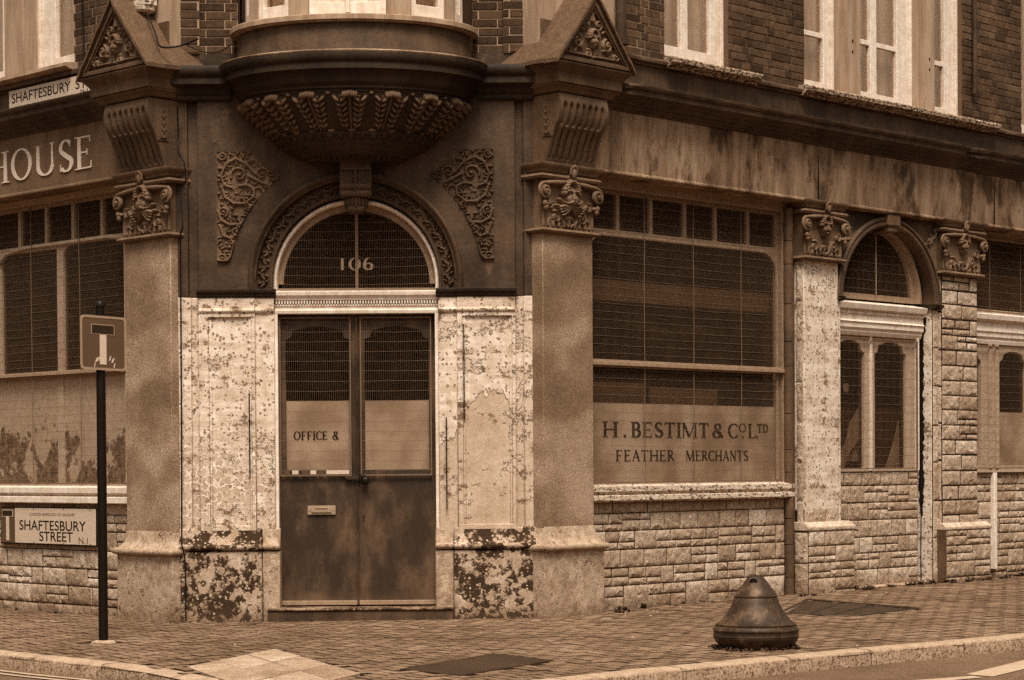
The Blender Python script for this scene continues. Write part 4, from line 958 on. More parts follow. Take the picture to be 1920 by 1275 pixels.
oring([(.965, 4.46), (.955, 4.42), (.90, 4.36), (.82, 4.28), (.74, 4.20), (.68, 4.16)], 'bowl', 'bowl_dark')
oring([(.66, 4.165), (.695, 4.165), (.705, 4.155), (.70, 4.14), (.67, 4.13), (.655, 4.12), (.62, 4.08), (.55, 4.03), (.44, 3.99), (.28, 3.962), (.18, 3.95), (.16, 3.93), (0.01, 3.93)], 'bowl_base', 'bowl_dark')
def onbowl(th, t, off=0.):
    """t 0 at the rim, 1 at the lower lip"""
    r = .955-.265*t+off; z = 4.42-.26*t; return (OX+r*cos(th), r*sin(th)*.735, z)
for k in range(9):
    th0 = radians(90+(k-4)*21.5); m = MB(C)
    tx, ty = -sin(th0), cos(th0)*.735; l = hypot(tx, ty); tx, ty = tx/l, ty/l; nx_, ny_ = ty, -tx
    if nx_*cos(th0)+ny_*sin(th0) < 0: nx_, ny_ = -nx_, -ny_
    p = onbowl(th0, -.06, .01)
    for j in range(-3, 4): m.ell((p[0]+tx*j*.018, p[1]+ty*j*.018, p[2]+.006-.003*abs(j)), ((tx*.016, ty*.016, 0), (nx_*.036, ny_*.036, -.012), (0, 0, .03)), 7, 5)
    q0 = onbowl(th0, .0, .0); q1 = onbowl(th0, .97, .0); m.tube([q0, onbowl(th0, .5, .006), q1], [.014, .011, .007], 6)
    for sd in (-1, 1):
        th1 = th0+sd*.093; m.tube([onbowl(th1*.9+th0*.1, -.02, .004), onbowl(th1, .4, .006), onbowl(th0+sd*.05, .95, .004)], [.012, .012, .007], 6)
        for j in range(6):
            t = .06+.15*j; wd = (1-.45*t); 
            for s2 in (-1, 1):
                th = th0+sd*(.093-.03*t)+s2*.036*wd; c = onbowl(th, t, .016)
                ax = Vector((tx*s2*sd*0+tx*s2*.6, ty*s2*.6, .75)).normalized()*.044*wd
                sx = Vector((tx, ty, 0))*.019*wd-Vector((0, 0, 1))*.006*s2
                m.ell(c, (tuple(ax), tuple(sx), (nx_*.034*wd, ny_*.034*wd, -.012)), 6, 5)
    if k < 8:
        th2 = th0+radians(10.75); c = onbowl(th2, -.1, .0); m.ell(c, ((tx*.022, ty*.022, 0), (nx_*.02, ny_*.02, 0), (0, 0, .012)), 7, 5)
    m.build('acanthus_leaf', 'leaf_dark', O_, smooth=60)
m = MB(C)
for k in range(13):
    th = radians(4+k*14.3); m.ell((OX+.70*cos(th), .70*.735*sin(th), 4.168), ((-sin(th)*.038, cos(th)*.03, 0), (cos(th)*.018, sin(th)*.018, 0), (0, 0, .014)), 8, 5)
m.cur = 1
for k in range(23):
    th = radians(2+k*8); r1_, z1_, r2_, z2_ = .66, 4.125, .40, 3.985
    for j in range(5):
        u = j/4; rr = r1_+(r2_-r1_)*u; zz = z1_+(z2_-z1_)*(u**.8)-.004; wq = (1-.45*u)*(1 if k % 2 else .7)
        m.ell((OX+rr*cos(th), rr*.735*sin(th), zz), ((-sin(th)*.036*wq, cos(th)*.030*wq, 0), (cos(th)*.042, sin(th)*.035, .016), (cos(th)*.008, sin(th)*.006, -.02)), 6, 5)
m.build('bowl_carving', ['leaf_dark', 'bowl_dark'], O_, smooth=60)
# oriel windows: five flat lights round the curve
WR = .94
def opt(deg, r=WR): t = radians(deg); return Vector((OX+r*cos(t), r*.72*sin(t)))
def oface(a0, a1):
    p, q = opt(a0), opt(a1); e = (q-p); l = e.length; t = e/l; P0 = C.P(p.x, p.y, 0); T_ = (t.x, -t.y); n_ = (T_[1], -T_[0])
    if n_[1] > 0 and abs(n_[1]) > .2: n_ = (-n_[0], -n_[1])
    return Fr(P0[:2], T_, n_), l
for a0, a1, kind in ((178, 156, 'w'), (156, 148, 'p'), (148, 122, 'w'), (122, 112, 'p'), (112, 70, 'c'), (70, 58, 'p'), (58, 32, 'w'), (32, 24, 'p'), (24, 2, 'w')):
    F2, l = oface(a0, a1)
    if kind == 'p':
        m = MB(F2); m.box(-.015, l+.015, -.12, .015, 5.09, 6.9); m.build('oriel_pier', 'pale_render', O_, bevel=.006); continue
    wn = sub('oriel_window', O_); m = MB(F2)
    m.plate([(0, 5.1), (l, 5.1), (l, 6.9), (0, 6.9)], [[(.07, 5.22), (.07, 6.8), (l-.07, 6.8), (l-.07, 5.22)]], -.06, 0)
    if kind == 'c': m.box(l/2-.02, l/2+.02, -.05, .012, 5.13, 6.8)
    m.build('frame', 'white_frame', wn, bevel=.004); m = MB(F2)
    if kind == 'c':
        for q in (.07, l/2+.02): m.box(q, q+l/2-.09, -.045, -.03, 5.16, 6.8)
        m.build('panel', 'cream_panel', wn)
        m = MB(F2); m.box(l/2+.05, l/2+.17, -.03, -.022, 5.20, 5.26); m.build('letter_plate', 'white_frame', wn, bevel=.003)
    else:
        m.box(.06, l-.06, -.045, -.04, 5.2, 6.8); m.build('glass', 'glass_upper', wn); m = MB(F2); m.box(.02, l-.02, -.16, -.15, 5.12, 6.85); m.build('curtain', 'curtain', wn)
m = MB(C); m.lathe(OX, 0, [(.9, 6.9), (.95, 6.9), (.95, 7.5), (0, 7.5)], 40, -8, 188, 1, .72); m.build('oriel_head', 'pale_render', O_)
m = MB(C); m.lathe(OX, 0, [(.99, 5.08), (0.001, 5.08)], 40, 0, 180, 1, .72); m.build('oriel_floor', 'interior_mid', O_)

# cornice wings either side of the oriel
m = MB(C); cp = [(-.2, 4.56), (.05, 4.565), (.06, 4.60), (.085, 4.615), (.12, 4.632), (.12, 4.69), (.135, 4.70), (.15, 4.73), (.155, 4.765), (.14, 4.79), (-.2, 4.83)]
m.ext(cp, SL-.05, -1.04); pbuild(m, 'cornice', 'dark_trim', smooth=40, bevel=.003); m = MB(C); m.ext(cp, 1.08, SR+.05); pbuild(m, 'cornice', 'dark_trim', smooth=40, bevel=.003)
# upper walls of the bay
m = MB(C); m.box(-1.7, 1.75, -.34, -.09, 4.7, 4.93); pbuild(m, 'string_course', 'dark_stucco')
for a_, b_, dd in ((-1.56, -1.33, -.07), (-1.33, -1.0, -.12), (1.05, 1.32, -.12), (1.32, 1.63, -.07)):
    bricks(C, a_, b_, 4.93, 7.5, dd, int(a_*100)+500, parent=B)
m = MB(C); m.box(-1.0, 1.05, -.5, -.45, 4.8, 7.5); pbuild(m, 'inner_wall', 'interior_mid')

# ---------------------------------------------------------------- right-hand front (frame R)
SB = 12.
def fascia(F, a0, a1, zb, zt, mat, tilt=.02, name='fascia'):
    o = sub(name); m = MB(F); m.ext([(-.25, zb), (.015, zb), (.035, zb+.012), (.035, zb+.03), (.018, zb+.04), (.018+tilt, zt), (-.25, zt)], a0, a1); m.build('board', mat, o, bevel=.003); return o
fR = fascia(R, .6, SB, 3.925, 4.50, 'fascia_worn')
m = MB(R)
for s_ in (3.98, 7.25, 9.4): m.box(s_, s_+.0018, .02, .0385, 3.965, 4.5)
m.build('board_joint', 'interior_dark', fR)
cR = [(-.2, 4.50), (.05, 4.50), (.06, 4.52), (.085, 4.53), (.09, 4.55), (.12, 4.56), (.125, 4.585), (.16, 4.60), (.2, 4.625), (.215, 4.63), (.22, 4.675), (.235, 4.68), (.25, 4.705), (.25, 4.722), (.1, 4.76), (-.2, 4.775)]
def wobbly(F, prof, a0, a1, name, mat, parent, amp=.004, step=.07, seed=1, broken=()):
    """timber or cement moulding with age in its line"""
    random.seed(seed); m = MB(F); n = int((a1-a0)/step)+1; rings = []; jz = jd = 0
    for k in range(n+1):
        s_ = a0+(a1-a0)*k/n; jz = jz*.85+random.uniform(-amp, amp)*.35; row = []
        brk = max([1-abs(s_-b)/r for b, r in broken]+[0])
        for d, z in prof: row.append(m.vt(s_, d*(1-.3*min(1, brk*2)*random.uniform(.5, 1)) + (random.uniform(-amp, amp)*.5 if d > .02 else 0), z+(jz if d > .02 else 0)+(random.uniform(-.004, .004) if brk > 0 and d > .02 else 0)))
        rings.append(row)
    p = len(prof)
    for k in range(n):
        for i in range(p): j = (i+1) % p; m.fc(rings[k][i], rings[k][j], rings[k+1][j], rings[k+1][i])
    m.fc(*rings[0]); m.fc(*reversed(rings[-1])); return m.build(name, mat, parent, smooth=40)
wobbly(R, cR, .72, SB, 'cornice', 'trim_dark', B, seed=4, broken=((.85, .18), (6.55, .25)))
m = MB(R); m.box(.1, SB, -.3, .0, 4.7, 4.985); pbuild(m, 'apron_band', 'apron_render')
wobbly(R, [(-.1, 4.965), (.015, 4.965), (.02, 4.985), (.05, 4.995), (.055, 5.02), (.045, 5.036), (-.1, 5.05)], .95, SB, 'sill_course', 'trim_tan', B, .003, seed=8)
def usill(a0, a1, z, seed):
    wobbly(R, [(-.12, z-.075), (.05, z-.075), (.055, z-.06), (.085, z-.05), (.09, z-.04), (.12, z-.03), (.125, z+.005), (.11, z+.02), (-.12, z+.035)], a0, a1, 'window_sill', 'sill_worn', B, .004, .08, seed)
usill(1.64, 2.98, 5.05, 3); usill(3.7, 7.25, 5.045, 5)
TOPZ = 7.5
bricks(R, 1.06, 1.66, 5.04, TOPZ, 0., 11, parent=B); bricks(R, 2.60, 3.80, 5.04, TOPZ, 0, 12, parent=B, mortar='mortar_mid'); bricks(R, 6.66, 7.88, 5.04, TOPZ, 0, 13, parent=B, mortar='mortar_mid')
bricks(R, 9.0, SB, 5.04, TOPZ, 0, 14, parent=B)
m = MB(R); m.box(.0, 1.05, -.3, -.03, 4.7, TOPZ); pbuild(m, 'corner_pier', 'pale_render')
def upwin(F, a0, a1, z0, z1, lights, parent=B, d=-.09, curtain='curtain', bar=None):
    o = sub('upper_window', parent); m = MB(F); hol = []; fr = .055
    for x0, x1 in lights: hol.append([(x0, z0+.1), (x0, z1-.06), (x1, z1-.06), (x1, z0+.1)])
    m.plate([(a0, z0), (a1, z0), (a1, z1), (a0, z1)], hol, d-.06, d); m.box(a0, a0+.03, d, d+.03, z0, z1); m.box(a1-.03, a1, d, d+.03, z0, z1)
    if bar:
        for x0, x1 in lights: m.box(x0, x1, d-.05, d-.012, bar, bar+.05)
    m.build('frame', 'white_frame', o, bevel=.004)
    m = MB(F)
    for x0, x1 in lights: m.box(x0-.01, x1+.01, d-.045, d-.04, z0+.08, z1-.04)
    m.build('glass', 'glass_upper', o)
    m = MB(F); n = int((a1-a0)/.03); pts = [(a0+.02+(a1-a0-.04)*k/n, d-.13+.012*sin(k*1.3)+.01*sin(k*.47)) for k in range(n+1)]
    A_ = [m.vt(a, dd, z0) for a, dd in pts]; B_ = [m.vt(a, dd, z1) for a, dd in pts]
    for k in range(n): m.fc(A_[k], A_[k+1], B_[k+1], B_[k])
    m.build('curtain', curtain, o, smooth=60); return o
upwin(R, 1.66, 2.60, 5.12, 6.9, [(1.70, 2.00), (2.10, 2.43)])
upwin(R, 3.80, 4.38, 5.07, 7.3, [(3.82, 4.24)], bar=5.62); upwin(R, 4.74, 5.78, 5.07, 7.3, [(4.77, 5.06), (5.17, 5.54)], bar=5.66, curtain='curtain_white'); upwin(R, 6.1, 6.66, 5.07, 7.3, [(6.13, 6.44)], bar=5.62)
upwin(R, 7.9, 9.0, 5.07, 7.3, [(7.98, 8.9)])
m = MB(R); m.box(4.38, 4.50, -.2, -.05, 5.04, TOPZ); m.box(4.50, 4.74, -.2, .01, 5.04, TOPZ); m.box(5.78, 5.90, -.2, -.05, 5.04, TOPZ); m.box(5.90, 6.10, -.2, .01, 5.04, TOPZ)
for s_ in (4.60, 6.0):
    for z in (5.52, 5.63): m.cur = 1; m.ell((s_, .012, z), ((.012, 0, 0), (0, .006, 0), (0, 0, .016))); m.cur = 0
pbuild(m, 'mullion_pier', ['pale_render', 'interior_dark'], bevel=.008)
m = MB(R); m.tube([(6.83, .04, 5.36), (6.83, .05, 5.42), (6.83, .05, TOPZ)], .026, 10); pbuild(m, 'downpipe', 'dark_stucco', smooth=50); m = MB(R); m.tube([(1.02, .03, 5.12), (1.02, .03, TOPZ)], .05, 10); m.box(.96, 1.09, -.02, .09, 5.10, 5.14)
pbuild(m, 'downpipe', 'dark_stucco', smooth=50)

# lettered shop window
WN = sub('shop_window', B, 'wide shop window lettered for feather merchants behind wire mesh'); a0, a1 = .70, 3.70; dW = -.22
def rrect(x0, x1, z0, z1, r, n=8):
    p = [(x0, z0), (x1, z0)]+[(x1-r+r*sin(t), z1-r+r*cos(t)) for t in [pi/2*(1-k/n) for k in range(n+1)]]+[(x0+r-r*sin(t), z1-r+r*cos(t)) for t in [pi/2*k/n for k in range(n+1)]]; return p
m = MB(R); hol = [rrect(.80, 3.60, 1.17, 3.42, .22)]
tl = [.80, 1.245, 1.71, 2.20, 2.66, 3.165, 3.62]
for i in range(6): hol.append([(tl[i]+.022, 3.475), (tl[i]+.022, 3.80), (tl[i+1]-.022, 3.80), (tl[i+1]-.022, 3.475)])
m.plate([(a0, 1.14), (a1, 1.14), (a1, 3.86), (a0, 3.86)], hol, dW-.05, dW)
m.box(a1-.05, a1+.03, dW, dW+.06, 1.14, 3.86); m.box(a0, a1+.03, dW, dW+.05, 3.83, 3.95)
n = 8; rim = rrect(.80, 3.60, 1.17, 3.42, .22)
m.tube([(x, dW+.012, z) for x, z in rim[1:]]+[(.8, dW+.012, 1.17)], .016, 6)
m.build('frame', 'tan_frame', WN, smooth=35, bevel=.004)
m = MB(R); m.box(.75, 3.66, dW-.03, dW-.025, 1.15, 3.84); m.build('glass', 'glass', WN)
m = MB(R); m.box(.79, 3.61, dW-.022, dW-.016, 1.17, 1.893); m.build('frosted_pane', 'frosted', WN)
m = MB(R); dl = dW-.0155
for t_, q0, q1, sp_ in (('H', 1.035, 1.27, ()), ('.', 1.31, 1.39, ()), ('BESTIMT', 1.43, 2.585, ()), ('&', 2.615, 2.80, ()), ('C', 2.85, 3.03, ()), ('O', 3.02, 3.15, (0,)), ('LTD', 3.17, 3.50, (1, 2))): serif(m, t_, q0, q1, 1.583, 1.722, dl, dl+.002, bold=1.35, sup=sp_)
for x in (3.07, 3.30): m.box(x, x+.025, dl, dl+.003, 1.583, 1.603)
m.build('lettering', 'letter_dark', WN, smooth=0)
m = MB(R); serif(m, 'FEATHER', 1.215, 2.055, 1.362, 1.463, dl, dl+.002, bold=1.15); serif(m, 'MERCHANTS', 2.215, 3.18, 1.362, 1.46, dl, dl+.002, bold=1.15); m.build('lettering', 'letter_dark', WN, smooth=0)
m = MB(R); m.box(.7, 3.74, dW+.045, dW+.075, 2.232, 2.268); m.box(.7, 3.74, dW+.03, dW+.045, 2.215, 2.285); m.build('cross_bar', 'tan_frame', WN, bevel=.003)
guard(R, .70, 3.70, 1.16, 3.84, dW+.035, WN, heavy=(1.565, 2.275, 3.0), mat='wire', rv=.0008, rh=.0015)
m = MB(R); m.box(.6, 3.95, -.36, -.34, 2.84, 3.03); m.cur = 1  # upper band coloured pale to stand for a reflection in the glass
m.box(.74, 1.75, -.36, -.34, 1.9, 2.09); m.box(1.9, 2.9, -.42, -.40, 1.9, 2.06); m.build('window_bands', ['pale_band', 'pale_band'], WN)
wobbly(R, [(-.3, .985), (-.13, .985), (-.1, 1.0), (-.08, 1.005), (-.08, 1.045), (-.11, 1.055), (-.10, 1.075), (-.085, 1.085), (-.085, 1.13), (-.19, 1.15), (-.3, 1.16)], .64, 3.72, 'window_sill', 'white_sill', WN, .004, .1, 6)
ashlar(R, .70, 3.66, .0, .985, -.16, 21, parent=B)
m = MB(R); random.seed(9); z = Z0
while z < 3.86:
    h = random.uniform(.22, .5); z1 = min(z+h, 3.87); m.tube([(3.695, -.135, z+.004), (3.695, -.132, (z+z1)/2), (3.695, -.135, z1-.004)], [.048, .053, .048], 10); z = z1
pbuild(m, 'corner_roll', 'trim_tan', smooth=50)
# piers of the side entrance
def pier(a0, a1, cap0, cap1, top, mat, stone_from, seed, label):
    o = sub('pier', B, label); m = MB(R)
    m.box(a0, a1, -.5, -.03, stone_from, 3.38); m.build('shaft', mat, o, bevel=.01)
    capital(R, a0-.02, a1+.02, 3.355, 3.89, o, 'mask', dd=-.01)
    return o
p1 = pier(3.815, 4.395, 0, 0, 0, 'peel_pier', .86, 1, 'flaking white pier left of the side door')
ashlar(R, 3.815, 4.395, .70, .875, -.03, 5, parent=p1, top=0, split=0, wmin=.25, wmax=.4, name='pier_block')
m = MB(R); m.ext([(-.4, .655), (.055, .655), (.055, .69), (-.0, .735), (-.03, .745), (-.4, .745)], 3.765, 4.575); m.build('weathering', 'cladding_stone', p1, bevel=.01)
ashlar(R, 3.782, 4.565, 0, .66, .045, 31, parent=p1, top=0, wmin=.25, wmax=.45, name='pier_base')
m = MB(Fr(R.P(3.815, 0, 0)[:2], R.n, tuple(-x for x in R.t)))
m.box(-.5, -.034, 0, .002, Z0, .66); m.build('pier_flank', 'trim_tan', p1)
m = MB(R); m.box(3.73, 3.805, -.48, -.14, Z0, 3.9); m.build('pier_return', 'trim_tan', p1)
# left flank blocks of pier 1, facing back along the street
FL = Fr(R.P(3.812, 0, 0)[:2], R.n, (-R.t[0], -R.t[1]))
ashlar(FL, -.135, -.035, .66, 3.36, .0, 77, rh=.4, parent=p1, top=0, split=0, wmin=.2, wmax=.3, name='flank_blocks'); FL2 = Fr(R.P(3.772, 0, 0)[:2], R.n, (-R.t[0], -R.t[1]))
ashlar(FL2, -.135, .036, .0, .645, .0, 78, rh=.3, parent=p1, top=0, split=0, wmin=.2, wmax=.3, name='flank_blocks')
p2 = pier(6.29, 6.985, 0, 0, 0, 'mortar_dark', .0, 1, 'rock-faced stone pier right of the side door')
ashlar(R, 6.285, 6.99, .66, 3.36, -.025, 41, rh=.165, parent=p2, top=0, wmin=.25, wmax=.42, split=.18, name='pier_block')
m = MB(R); m.ext([(-.4, .60), (.06, .60), (.06, .63), (-.0, .675), (-.03, .68), (-.4, .68)], 6.235, 7.15); m.build('weathering', 'cladding_stone', p2, bevel=.01)
ashlar(R, 6.245, 7.13, .03, .605, .05, 42, parent=p2, top=0, wmin=.25, wmax=.45, name='pier_base')
FL3 = Fr(R.P(6.28, 0, 0)[:2], R.n, (-R.t[0], -R.t[1]))
ashlar(FL3, -.13, -.03, .66, 3.36, .0, 79, rh=.42, parent=p2, top=0, split=0, wmin=.2, wmax=.3, name='flank_blocks')
m = MB(Fr(R.P(6.24, 0, 0)[:2], R.n, (-R.t[0], -R.t[1]))); m.box(-.16, .045, -.02, .0, Z0, .6); m.build('pier_flank', 'trim_tan', p2)
# arch of the side entrance
SA = sub('side_arch'); ac, ar = 5.325, .85; az = 3.0
m = MB(R); top = 3.925
m.plate([(4.38, az), (ac-ar, az)]+arcpts(ac, az, ar, 180, 0)+[(ac+ar, az), (6.30, az), (6.30, top), (4.38, top)], [], -.33, -.07); m.build('arch_wall', 'dark_stucco', SA)
m = MB(R); pr = [(ar+.1, -.08), (ar+.1, -.03), (ar+.085, -.015), (ar+.065, -.015), (ar+.06, -.03), (ar+.045, -.035), (ar+.035, -.02), (ar+.01, -.02), (ar-.01, -.035), (ar-.01, -.32), (ar+.02, -.32)]
ez = .93/.98
m.arc(ac, az, [(r_, d_) for r_, d_ in pr], 0, 180, 56, ez); m.build('archivolt', 'trim_tan', SA, smooth=35)
m = MB(R); m.box(ac-.11, ac+.12, -.1, .02, az+.80, az+.925); m.box(ac-.08, ac+.09, -.3, .0, az+.74, az+.81); m.build('keystone', 'trim_tan', SA, bevel=.015)
for a_, q in ((4.40, 0), (5.92, 1)):
    r_ = Relief(.36, .52, .0055)
    for k in range(3): r_.scroll(.09+.08*k, .44-.13*k if q == 0 else .18+.13*k, .055, radians(70*k), 1.3, 1 if k % 2 else -1, .012, .028)
    for k in range(8): r_.leaf(.03+.04*k, .05+.05*k, radians(30*k), .08, .012, .026, 1)
    r_.line([(.02, .02), (.1, .3), (.3, .5)], .014, .012, .025, .025)
    cxl = ac-a_; pl_ = [(x, y) for x, y in ((0, .52), (0, 0))] if q == 0 else [(.36, .52), (.36, 0)]
    ar_ = [(cxl+.93*cos(radians(t)), (az+.93*ez*sin(radians(t)))-3.40) for t in (np.linspace(178, 92, 20) if q == 0 else np.linspace(2, 88, 20))]
    ar_ = [p for p in ar_ if -.001 < p[0] < .361 and -.001 < p[1] < .52]
    r_.mesh(R, a_, 3.40, -.068, pl_+ar_, False, None, 'spandrel_carving', 'carved_tan', SA)
# recessed jambs, stone infill and door of the side entrance
m = MB(R); m.box(4.39, 4.475, -.5, -.06, Z0, 3.03); m.build('jamb', 'peel_pier', SA, bevel=.01); m = MB(R); m.box(6.175, 6.30, -.5, -.085, .02, 3.02)
m.build('jamb', 'peel_pier', SA, bevel=.01)
for i0, i1 in ((4.385, 4.50), (6.15, 6.31)): m = MB(R); m.ext([(-.33, 2.985), (-.04, 2.985), (-.02, 3.0), (-.01, 3.03), (-.33, 3.04)], i0, i1); m.build('impost', 'dark_trim', SA)
ashlar(R, 6.178, 6.29, .03, 2.98, -.07, 88, rh=.42, parent=SA, top=0, split=0, wmin=.2, wmax=.3, name='quoins')
SD = sub('side_door', B, 'boarded side door with arched fanlight above stone infill'); dd = -.21
m = MB(R); hol = []
n = 12
for x0, x1 in ((4.60, 5.12), (5.305, 5.89)): hol.append([(x0, 1.28), (x0, 2.48), (x0+.05, 2.5), (x0+.07, 2.55)]+[(x0+.07+(x1-x0-.14)*k/n, 2.57+.04*sin(pi*k/n)) for k in range(n+1)]+[(x1-.07, 2.55), (x1-.05, 2.5), (x1, 2.48), (x1, 1.28)])
m.plate([(4.40, 1.24), (6.10, 1.24), (6.10, 2.68), (4.40, 2.68)], hol, dd-.06, dd-.01); m.build('frame', 'cream_frame', SD, bevel=.004)
m = MB(R); m.box(5.195, 5.235, dd-.01, dd+.012, 1.25, 2.66); m.build('mullion', 'white_frame', SD, bevel=.003); m = MB(R); m.box(6.04, 6.08, dd-.01, dd+.03, 1.25, 2.68); m.build('mullion', 'white_frame', SD, bevel=.003)
m = MB(R); m.box(4.45, 6.2, dd-.05, dd-.045, 1.26, 2.66); m.build('glass', 'glass', SD)
m = MB(R); m.ext([(dd-.06, 2.66), (dd+.02, 2.66), (dd+.04, 2.70), (dd+.035, 2.715), (dd+.06, 2.74), (dd+.06, 2.79), (dd+.075, 2.80), (dd+.055, 2.82), (dd+.055, 2.87), (dd+.05, 2.91), (dd+.10, 2.93), (dd+.115, 2.985), (dd-.06, 3.03)], 4.40, 6.12)
for k in range(69): x = 4.42+k*.0245; m.box(x, x+.013, dd+.05, dd+.075, 2.883, 2.912)
m.build('transom', 'white_frame', SD, bevel=.002)
m = MB(R); lc, lz, lr = 5.30, 3.04, .80
m.plate([(lc-lr, lz)]+arcpts(lc, lz, lr, 180, 0)+[(lc+lr, lz)], [[(lc-lr+.13, lz+.06)]+[(lc+(lr-.13)*cos(radians(180-9*k)), lz+.06+(lr-.14)*sin(radians(180-9*k))) for k in range(1, 20)]+[(lc+lr-.13, lz+.06)]], dd-.05, dd)
m.arc(lc, lz, [(lr, dd-.05), (lr, dd+.05), (lr-.05, dd+.06), (lr-.06, dd), (lr-.06, dd-.05)], 0, 180, 40); m.build('fanlight_frame', 'tan_frame', SD, smooth=35)
m = MB(R); m.plate([(lc-lr+.02, lz+.02)]+arcpts(lc, lz+.02, lr-.03, 180, 0)+[(lc+lr-.02, lz+.02)], [], dd-.04, dd-.035); m.build('fanlight_glass', 'glass', SD)
fan2 = lambda x: (lz+.05+sqrt(max(0, (lr-.1)**2-(x-lc)**2))) if abs(x-lc) < lr-.1 else None
guard(R, lc-.7, lc+.7, lz+.06, 3.8, dd+.03, SD, fan2, pv=.022, ph=.09, heavy=(), frame=0); guard(R, 4.48, 6.04, 1.27, 2.64, dd+.03, SD, pv=.022, ph=.09, frame=.01)
m = MB(R); m.tube([(5.27, dd+.035, 3.1), (5.27, dd+.035, 3.74)], .006, 5)
m.build('guard_bar', 'wire_light', SD)
m = MB(R); m.box(4.5, 6.2, dd-.2, dd-.18, 1.25, 1.92); m.cur = 1
m.vext([(5.02, dd-.17), (5.2, dd-.16), (5.21, dd-.15)], 1.35, 1.62); pts = [(4.75, 1.3), (4.95, 1.6), (5.0, 1.75), (5.2, 1.95), (5.2, 1.6), (5.0, 1.45), (4.9, 1.28)]
m.plate(pts, [], dd-.12, dd-.115); m.plate([(5.65, 1.28), (5.8, 1.55), (5.9, 1.8), (5.92, 1.28)], [], dd-.12, dd-.115); m.plate([(5.02, 2.13)]+arcpts(5.0, 2.12, .05, 0, 330, 12), [], dd-.16, dd-.155)
m.build('curtain', ['interior_mid', 'curtain'], SD)
ashlar(R, 4.475, 6.08, .03, 1.235, -.2, 51, parent=SD, top=.14, wmin=.2, wmax=.42, name='stone_infill', rh=.18)
m = MB(R); m.box(4.48, 6.17, -.4, -.13, Z0, .05); m.build('threshold', 'pale_render', SD, bevel=.02)
# the long black gap beside the side door
m = MB(R); random.seed(5); Lp, Rp = [], []
for k in range(60):
    z = .75+k*2.15/59; w_ = (.03+.03*random.random())*(1.6 if z > 2.7 else 1)*(min(1, (z-.7)/.25)); Lp.append((6.215-w_*.5+random.uniform(-.008, .004), z)); Rp.append((6.215+w_*.7+random.uniform(-.004, .012), z))
m.F = Fr(R.P(6.174, 0, 0)[:2], R.n, (-R.t[0], -R.t[1])); m.plate([(x-6.215-.225, z) for x, z in Lp]+[(x-6.215-.225, z) for x, z in Rp[::-1]], [], -.02, .003); m.tube([(-.225, .003, .06), (-.228, .003, .4), (-.222, .003, .76)], .006, 5); m.build('open_gap', 'interior_dark', SA)
# far unit beyond the stone pier
FW = sub('far_window', B, 'mesh-covered window at the right edge over a pale sill band'); dd = -.2
m = MB(R); m.plate([(6.95, 1.24), (SB, 1.24), (SB, 2.66), (6.95, 2.66)], [[(x0, 1.30)]+[(x0, 2.46), (x0+.06, 2.50), (x0+.1, 2.56), (x0+.2, 2.59), (x1-.2, 2.59), (x1-.1, 2.56), (x1-.06, 2.5), (x1, 2.46), (x1, 1.30)] for x0, x1 in ((7.08, 7.34), (7.72, 8.30), (8.44, 9.0), (9.2, 10.2))], dd-.06, dd)
for x in (7.46, 7.60): m.box(x, x+.05, dd, dd+.035, 1.24, 2.66)
m.plate([(6.95, 3.0), (SB, 3.0), (SB, 3.93), (6.95, 3.93)], [[(7.05, 3.05), (7.05, 3.84), (8.9, 3.84), (8.9, 3.05)]], dd-.06, dd)
m.box(6.95, SB, dd-.1, dd+.05, 1.22, 1.245); m.build('frame', 'cream_frame', FW, bevel=.004)
m = MB(R); m.ext([(dd-.06, 2.66), (dd+.02, 2.66), (dd+.03, 2.70), (dd+.02, 2.715), (dd+.045, 2.74), (dd+.045, 2.79), (dd+.06, 2.80), (dd+.05, 2.87), (dd+.05, 2.91), (dd+.1, 2.93), (dd+.11, 2.985), (dd-.06, 3.03)], 6.97, SB); m.build('transom', 'white_frame', FW, bevel=.002)
m = MB(R); m.box(7.0, SB, dd-.05, dd-.045, 1.26, 3.9); m.build('glass', 'glass', FW)
m = MB(R); m.box(7.0, SB, dd-.35, dd-.33, 3.0, 3.5); m.box(7.0, SB, dd-.04, dd-.035, 1.27, 1.9); m.build('blind', 'frosted', FW)
guard(R, 7.02, 9.4, 3.02, 3.86, dd+.04, FW, pv=.022, ph=.09, heavy=(7.45, 8.1)); guard(R, 7.02, 9.4, 1.26, 2.64, dd+.04, FW, pv=.022, ph=.09)
ashlar(R, 6.97, SB, .03, 1.22, -.19, 61, parent=FW, top=.14, wmin=.25, wmax=.45, name='stone_infill', rh=.18)
m = MB(R); m.box(7.505, 7.565, -.19, -.135, .13, 1.215); m.build('white_strip', 'white_frame', FW, bevel=.005)
# solid wall behind everything at street level
m = MB(R); m.box(.2, SB, -.5, -.42, Z0, 1.2); m.box(.2, SB, -.5, -.3, 3.9, 4.9); m.F = L; m.box(.1, 5.5, -.5, -.42, Z0, 1.2); m.box(.1, 5.5, -.5, -.3, 3.85, 4.9); pbuild(m, 'backing_wall', 'mortar_dark')

